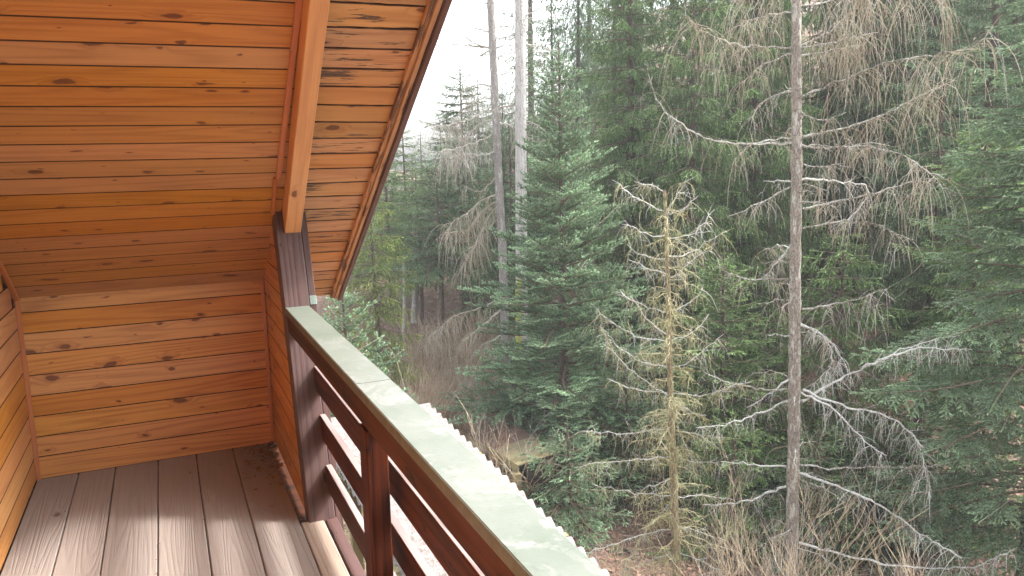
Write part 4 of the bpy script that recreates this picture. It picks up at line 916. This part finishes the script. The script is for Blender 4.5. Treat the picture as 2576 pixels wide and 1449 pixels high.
DA = 17.5
A_ = larch('dead_tree', 'thin grey dead tree with drooping bare branches, left of the bare white trunk', [(1225, -350), (1234, 0), (1243, 200), (1252, 400), (1263, 600), (1268, 760), (1273, 1000), (1278, 1150)], DA, 0.105, 0.075, BARK_A)
ab = [([(1050, 180), (950, 155), (860, 130), (770, 98)], 3, (.05, .25)), ([(1050, 268), (900, 260), (800, 230), (730, 205)], 4, (.05, .2)), ([(1050, 275), (920, 262), (800, 265), (720, 258)], 5, (.05, .2)), ([(1045, 272), (950, 240), (880, 170), (850, 122)], 4, (.05, .3)),
 ([(1050, 290), (960, 340), (880, 342)], 3, (.05, .2)), ([(1080, 160), (1140, 155), (1205, 152)], 4, (.05, .2)), ([(1060, 225), (1150, 215), (1205, 198)], 4, (.05, .2)), ([(1060, 335), (1130, 320), (1200, 300)], 6, (.05, .3)), ([(1045, 12), (990, 15), (930, 0)], 4, (.05, .2)), ([(1080, 280), (1150, 250), (1210, 205)], 4, (.05, .3)),
 ([(1080, 490), (980, 480), (920, 500), (870, 540)], 16, (.2, .8)), ([(1085, 560), (1000, 560), (900, 620), (830, 720)], 26, (.3, 1.0)), ([(1085, 600), (950, 680), (800, 720), (700, 690)], 20, (.2, .8)), ([(1100, 620), (1170, 600), (1260, 590)], 20, (.3, .9)),
 ([(1100, 760), (950, 820), (850, 850), (760, 870)], 24, (.3, .9)), ([(1095, 680), (1000, 700), (900, 800), (840, 900)], 26, (.3, 1.0)), ([(1100, 700), (1180, 720), (1280, 800)], 20, (.3, .9)), ([(1110, 870), (1000, 880), (900, 870), (820, 900)], 16, (.2, .7)),
 ([(1110, 1100), (1000, 1150), (900, 1240), (800, 1290)], 24, (.3, .9)), ([(1115, 1130), (1020, 1200), (930, 1320), (800, 1330)], 26, (.3, .9)), ([(1120, 1150), (1050, 1230), (1000, 1340), (950, 1440)], 24, (.3, .8)), ([(1100, 1000), (1000, 1100), (900, 1060)], 9, (.2, .6)),
 ([(1125, 1230), (1060, 1300), (960, 1420), (900, 1540)], 20, (.3, .9)), ([(1130, 1700), (1000, 1760), (850, 1800), (700, 1950)], 22, (.3, .9)), ([(1140, 1750), (1020, 1850), (900, 1950)], 22, (.3, .9)), ([(1145, 1900), (1000, 1980), (860, 2150)], 20, (.3, .9)), ([(1145, 2000), (1050, 2080), (950, 2250)], 20, (.3, .9)),
 ([(1080, 430), (1150, 420), (1210, 410)], 6, (.1, .4))]
for pp, hd, hl in ab:
    P3 = poly3([r5(*p) for p in pp], DA, rng.uniform(-0.6, 0.6))
    limb(A_, P3, 0.020, 0.006, [TW_GREY, TW_GREY if pp[0][1] < 1000 else TW_TAN], hd * 1.9, hl, 0.12, 0.1, tr=0.0052, spurd=12)
DB = 17.0
B_ = larch('dead_tree', 'thick bare silver white dead trunk, without bark, yellow lichen near its foot', [(1306, -350), (1309, 0), (1310, 250), (1311, 500), (1312, 724), (1313, 900), (1314, 1250)], DB, 0.15, 0.105, BARK_P, rough=0.015)
for pp in ([(1200, 112), (1260, 100), (1340, 98)], [(1250, 255), (1330, 260), (1420, 300)], [(1200, 590), (1120, 610), (1040, 640)], [(1250, 880), (1300, 900), (1340, 930)], [(1250, 240), (1300, 262), (1390, 320)], [(1210, 700), (1280, 690), (1370, 740)], [(1250, 100), (1300, 60), (1400, 40)]):
    limb(B_, poly3([r5(*p) for p in pp], DB, rng.uniform(-.4, .4)), 0.018, 0.006, [TW_GREY, TW_GREY], 14, (.2, .8), 0.15, 0.1, tr=0.004)
# yellow lichen sheet on the lee side of the bare trunk, a thin shell of its own
def lichen_shell():
    acc = Acc(); P = np.array([at_dist(1311, y, DB) for y in np.linspace(700, 1240, 60)]); vd = _n(P[0][:2] - CAM[:2]); lft = np.array([-vd[1], vd[0]])
    for k, p in enumerate(P[:-1]):
        r = 0.105 + 0.045 * 1.02
        w_ = 0.6 if k < 20 else 1.5
        for j in range(5):
            if rng.random() < 0.25: continue
            a0 = math.radians(150 - (j * 22 * w_)); a1 = math.radians(150 - ((j + 1) * 22 * w_)); q = P[k + 1]
            f_ = lambda a, c: (c[0] + (lft[0] * math.cos(math.pi - a) * 1 - vd[0] * math.sin(a)) * r, c[1] + (lft[1] * math.cos(math.pi - a) - vd[1] * math.sin(a)) * r, c[2])
            acc.add([f_(a0, p), f_(a1, p), f_(a1, q), f_(a0, q)], [(0, 1, 2, 3)])
    o = put('lichen_coat', acc.mesh('lichen_coat', [YELLOWB]), B_); o['kind'] = 'stuff'; o.matrix_parent_inverse = Matrix.Translation(Vector(B_.location)).inverted()
lichen_shell()

# ------------------------------------------------------------------ bare shrubs
def grow(acc, p, d, l, r, depth, mat=0, up=0.12, spread=0.55):
    n = 5; pts = [np.array(p, float)]; d = _n(np.array(d, float))
    for i in range(n - 1): d = _n(d + rng.normal(0, 0.10, 3) + np.array([0, 0, up * 0.4])); pts.append(pts[-1] + d * l / (n - 1))
    tube(acc, pts, np.linspace(r, r * 0.62, n), 4 if depth > 2 else 3, mat)
    if depth <= 0: return
    for k in range(2 if depth > 1 else 3):
        i = 2 + int(rng.integers(0, n - 2)); a = rng.normal(0, 1, 3); a[2] *= 0.3; nd = _n(d + _n(a) * spread + np.array([0, 0, up]))
        grow(acc, pts[i], nd, l * rng.uniform(0.45, 0.8), r * 0.6, depth - 1, mat, up, spread)
    grow(acc, pts[-1], d, l * 0.7, r * 0.62, depth - 1, mat, up, spread)
def shrub_mesh(stems, l, r, depth, mat, spread, lean=0.45):
    acc = Acc()
    for k in range(stems):
        a = rng.uniform(0, 6.28); grow(acc, (math.cos(a) * 0.12, math.sin(a) * 0.12, 0), (math.cos(a) * lean, math.sin(a) * lean, 1), l * rng.uniform(0.7, 1.1), r * rng.uniform(0.7, 1.1), depth, 0, 0.10, spread)
    return acc.mesh('stems', [mat])
# big light shrubs close to the camera, bottom right
big = [shrub_mesh(5, 1.15, 0.0095, 3, TW_SHRUB, 0.55), shrub_mesh(4, 1.15, 0.0085, 3, TW_SHRUB, 0.65, 0.5), shrub_mesh(4, 1.0, 0.009, 3, TW_GREY, 0.7, 0.6)]
def shrub(me, px, D, h, label, group, name='bare_shrub', rot=None, z=0.0):
    g = ground_at(px, D); t = empty(name, (g[0], g[1], g[2] + z)); tag(t, label, 'shrub', group); t.rotation_euler = (0, 0, rot if rot is not None else random.uniform(0, 6.28)); t.scale = (h, h, h)
    put('stems', me, t); return t
shrub(big[0], 1905, 7.6, 1.28, 'pale bare shrub in front of the tall dead larch, left of its foot', 'bare shrubs below the larch')
shrub(big[1], 2085, 7.9, 1.3, 'pale bare shrub just right of the dead larch foot', 'bare shrubs below the larch')
shrub(big[2], 2330, 7.4, 1.1, 'forked bare shrub low in the lower right corner', 'bare shrubs below the larch')
shrub(big[1], 1780, 8.2, 1.2, 'bare shrub between the two dead larches', 'bare shrubs below the larch')
shrub(big[0], 2500, 8.4, 1.1, 'bare shrub nearest the right border at the bottom', 'bare shrubs below the larch')
thin = [shrub_mesh(7, 0.85, 0.010, 2, TW_SHRUB, 0.7, 0.7), shrub_mesh(5, 0.95, 0.011, 3, TW_GREY, 0.75, 0.5), shrub_mesh(10, 0.65, 0.008, 3, TW_RED, 0.8, 0.9)]
R = random.Random(9)
spots = [(985, 14), (1020, 16), (1050, 13.5), (1085, 15), (1110, 17), (1140, 14.5), (1165, 16.5), (1000, 18), (1060, 19), (1120, 20), (1190, 15.5), (1030, 13.6), (1090, 14.4), (1150, 15.0), (1215, 17), (945, 14.5), (1250, 16), (1180, 19), (1240, 16.6)]
spots += [(1195, 13.0), (1245, 12.7), (1285, 12.3), (1005, 13.8), (1045, 14.8), (1075, 13.9), (1105, 13.7), (1135, 15.6)]
for i, (px, D) in enumerate(spots):
    shrub(thin[(0, 2, 1, 0, 2, 2)[i % 6]], px, D, R.uniform(0.7, 1.2), 'leggy bare bush in the brown thicket left of the blue green spruce', 'thicket bushes', rot=R.uniform(0, 6.28))
for i in range(16):
    px = R.uniform(1700, 2600); D = R.uniform(10, 15.5)
    shrub(thin[R.randint(1, 2)], px, D, R.uniform(0.45, 0.8), 'low leafless bush under the trees at lower right', 'undergrowth bushes', rot=R.uniform(0, 6.28))

# thin trunks in the clearing at left
for i, (px, D, yt, r) in enumerate(((1040, 24, 520, 0.10), (1052, 27, 560, 0.08), (1010, 22, 640, 0.07), (1178, 26, 600, 0.11), (1190, 24, 620, 0.09), (1152, 29, 560, 0.10), (2245, 24, 120, 0.16), (2385, 21, 300, 0.12), (2445, 18, 760, 0.10), (2110, 23, 200, 0.13), (1860, 18.5, 820, 0.15))):
    g = ground_at(px, D); H = top_z(yt, D) - g[2]; e = empty('tree_trunk', g)
    tag(e, ['thin grey trunk in the leaf strewn clearing behind the railing', 'slim trunk standing deep in the shade of the spruces'][px > 1300], 'tree trunk', ['trunks in the clearing', 'trunks in the shade'][px > 1300])
    tk = put('trunk', trunk_mesh(H, r, r * 0.5, BARK_A if i in (0, 2) else BARK_S, (0.2, 0.1)), e)

# ------------------------------------------------------------------ stuff on the ground
def scatter_leaves():
    n = 26000; th = VD + np.radians(rng.uniform(-14, 36, n)); D = 8 + 26 * rng.random(n) ** 0.9
    x, y = D * np.sin(th), D * np.cos(th); z = terr(x, y) + rng.uniform(0.0, 0.05, n); a = rng.uniform(0, 6.28, n); l = rng.uniform(0.025, 0.06, n)
    u = np.stack([np.cos(a), np.sin(a), rng.uniform(-.4, .4, n)], 1) * l[:, None]; v = np.stack([-np.sin(a), np.cos(a), rng.uniform(-.5, .5, n)], 1) * l[:, None] * 0.6; c = np.stack([x, y, z + 0.01], 1)
    V = np.stack([c - u, c - v, c + u, c + v], 1).reshape(-1, 3); f = np.arange(n * 4).reshape(-1, 4); acc = Acc(); acc.add(V, f)
    o = put('fallen_leaves', acc.mesh('fallen_leaves', [twig('fallen_leaf', (0.15, 0.085, 0.055), (0.30, 0.19, 0.14), 9.0)])); tag(o, kind='stuff', label='brown fallen leaves covering the forest floor', cat='leaves')
scatter_leaves()
def stalks(name, label, n, amin, amax, D0, D1, l0, l1, mat, r, lean=0.4):
    acc = Acc()
    for k in range(n):
        th = VD + math.radians(rng.uniform(amin, amax)); D = rng.uniform(D0, D1); x, y = D * math.sin(th), D * math.cos(th); l = rng.uniform(l0, l1); a = rng.uniform(0, 6.28)
        p = np.array([x, y, float(terr(x, y))]); q = np.array([math.cos(a), math.sin(a), 0]) * l * lean * rng.random() * 1.5
        tube(acc, [p, p + q * 0.35 + (0, 0, l * 0.6), p + q + (0, 0, l * rng.uniform(0.75, 1.0))], [r, r * 0.8, r * 0.5], 3, 0)
    o = put(name, acc.mesh(name, [mat])); tag(o, label, 'undergrowth', kind='stuff')
stalks('dry_stalks', 'thin upright dry stalks filling the brown thicket', 3800, -9, 2, 13.6, 21, 0.3, 1.3, TW_SHRUB, 0.0035)
stalks('russet_stalks', 'russet dry stalks around the old shed', 2600, -8, 2.5, 13.7, 16.5, 0.3, 1.0, TW_RED, 0.0035)
stalks('dry_stalks', 'dry stalks and twigs under the trees at lower right', 1800, 8, 36, 8.5, 17, 0.1, 0.4, TW_RED, 0.0035, 1.0)
stalks('dry_grass', 'tangled dry grass below the balcony beside the canopy', 14000, -26, -4, 2.5, 13, 0.10, 0.35, twig('dry_grass_blades', (0.17, 0.17, 0.08), (0.36, 0.32, 0.20), 5.0), 0.003, 1.4)
# brambles across the dark shed front
def brambles():
    a2, ed, L, back = SH; acc = Acc()
    for k in range(420):
        p = a2 + ed * L * rng.random() - back * rng.uniform(0.0, 0.6); p = np.array([p[0], p[1], float(terr(p[0], p[1])) + rng.uniform(0, a2[2] - float(terr(p[0], p[1])) - 0.2)])
        spur(acc, p, rng.normal(0, 1, 3) * (1, 1, 0.7) + (0, 0, 0.4), rng.uniform(0.25, 0.8), 0.0045, 0, 0.5, -0.15, 7)
    o = put('bramble_tangle', acc.mesh('bramble_tangle', [TW_RED])); tag(o, 'tangled brown bramble stems across the dark shed front', 'brambles', kind='stuff')
brambles()

# ------------------------------------------------------------------ labels that single out alike things
ORD = ['leftmost', 'second', 'third', 'fourth', 'fifth', 'sixth', 'seventh', 'eighth', 'ninth', 'tenth', 'eleventh', 'twelfth', 'thirteenth', 'fourteenth', 'fifteenth', 'sixteenth', 'seventeenth', 'eighteenth', 'nineteenth', 'twentieth']
def relabel(group, fn):
    obs = [o for o in bpy.data.objects if o.get('group') == group and not o.parent]
    def az(o): return math.atan2(o.location.x, o.location.y)
    by = {}
    for o in obs: by.setdefault(fn(o), []).append(o)
    for lab, l in by.items():
        l.sort(key=az)
        for i, o in enumerate(l):
            if len(l) == 1: o['label'] = lab
            else: o['label'] = lab + ', ' + (ORD[i] + (' from left' if i else '') if i < len(l) - 1 else 'rightmost')
def kindof(o):
    m = [c for c in o.children if c.name.startswith('stems')][0].data.materials[0].name
    return 'tan' if m.startswith('pale') else 'grey' if m.startswith('grey') else 'russet'
def depth(o, d): return 'near' if math.hypot(o.location.x, o.location.y) < d else 'far'
relabel('thicket bushes', lambda o: '%s leggy bare %s bush in the brown thicket' % ({'near': 'nearer', 'far': 'farther'}[depth(o, 15.5)], kindof(o)))
relabel('undergrowth bushes', lambda o: '%s low leafless %s bush at lower right' % ({'near': 'nearer', 'far': 'farther'}[depth(o, 12.7)], kindof(o)))
relabel('trunks in the clearing', lambda o: 'thin trunk in the leafy clearing')
relabel('trunks in the shade', lambda o: 'slim trunk in the spruce shade')
relabel('background spruces', lambda o: ' '.join(o['label'].split()).replace('far back ', 'distant ').replace(' branchlets', '').replace('hanging', 'hanging sprays'))

# ------------------------------------------------------------------ thin haze between the trees
def haze():
    ac = Acc(); box(ac, (-70, -12, -6.5), (75, 95, 26)); m = bpy.data.materials.new('haze'); m.use_nodes = True; t = m.node_tree; t.nodes.clear()
    o = t.nodes.new('ShaderNodeOutputMaterial'); v = t.nodes.new('ShaderNodeVolumePrincipled'); v.inputs['Density'].default_value = HAZE; v.inputs['Color'].default_value = (0.93, 0.96, 1.0, 1)
    t.links.new(v.outputs[0], o.inputs['Volume']); h = put('haze', ac.mesh('haze', [m])); tag(h, 'thin pale haze among the trees', kind='stuff')
HAZE = 0.0018
haze()
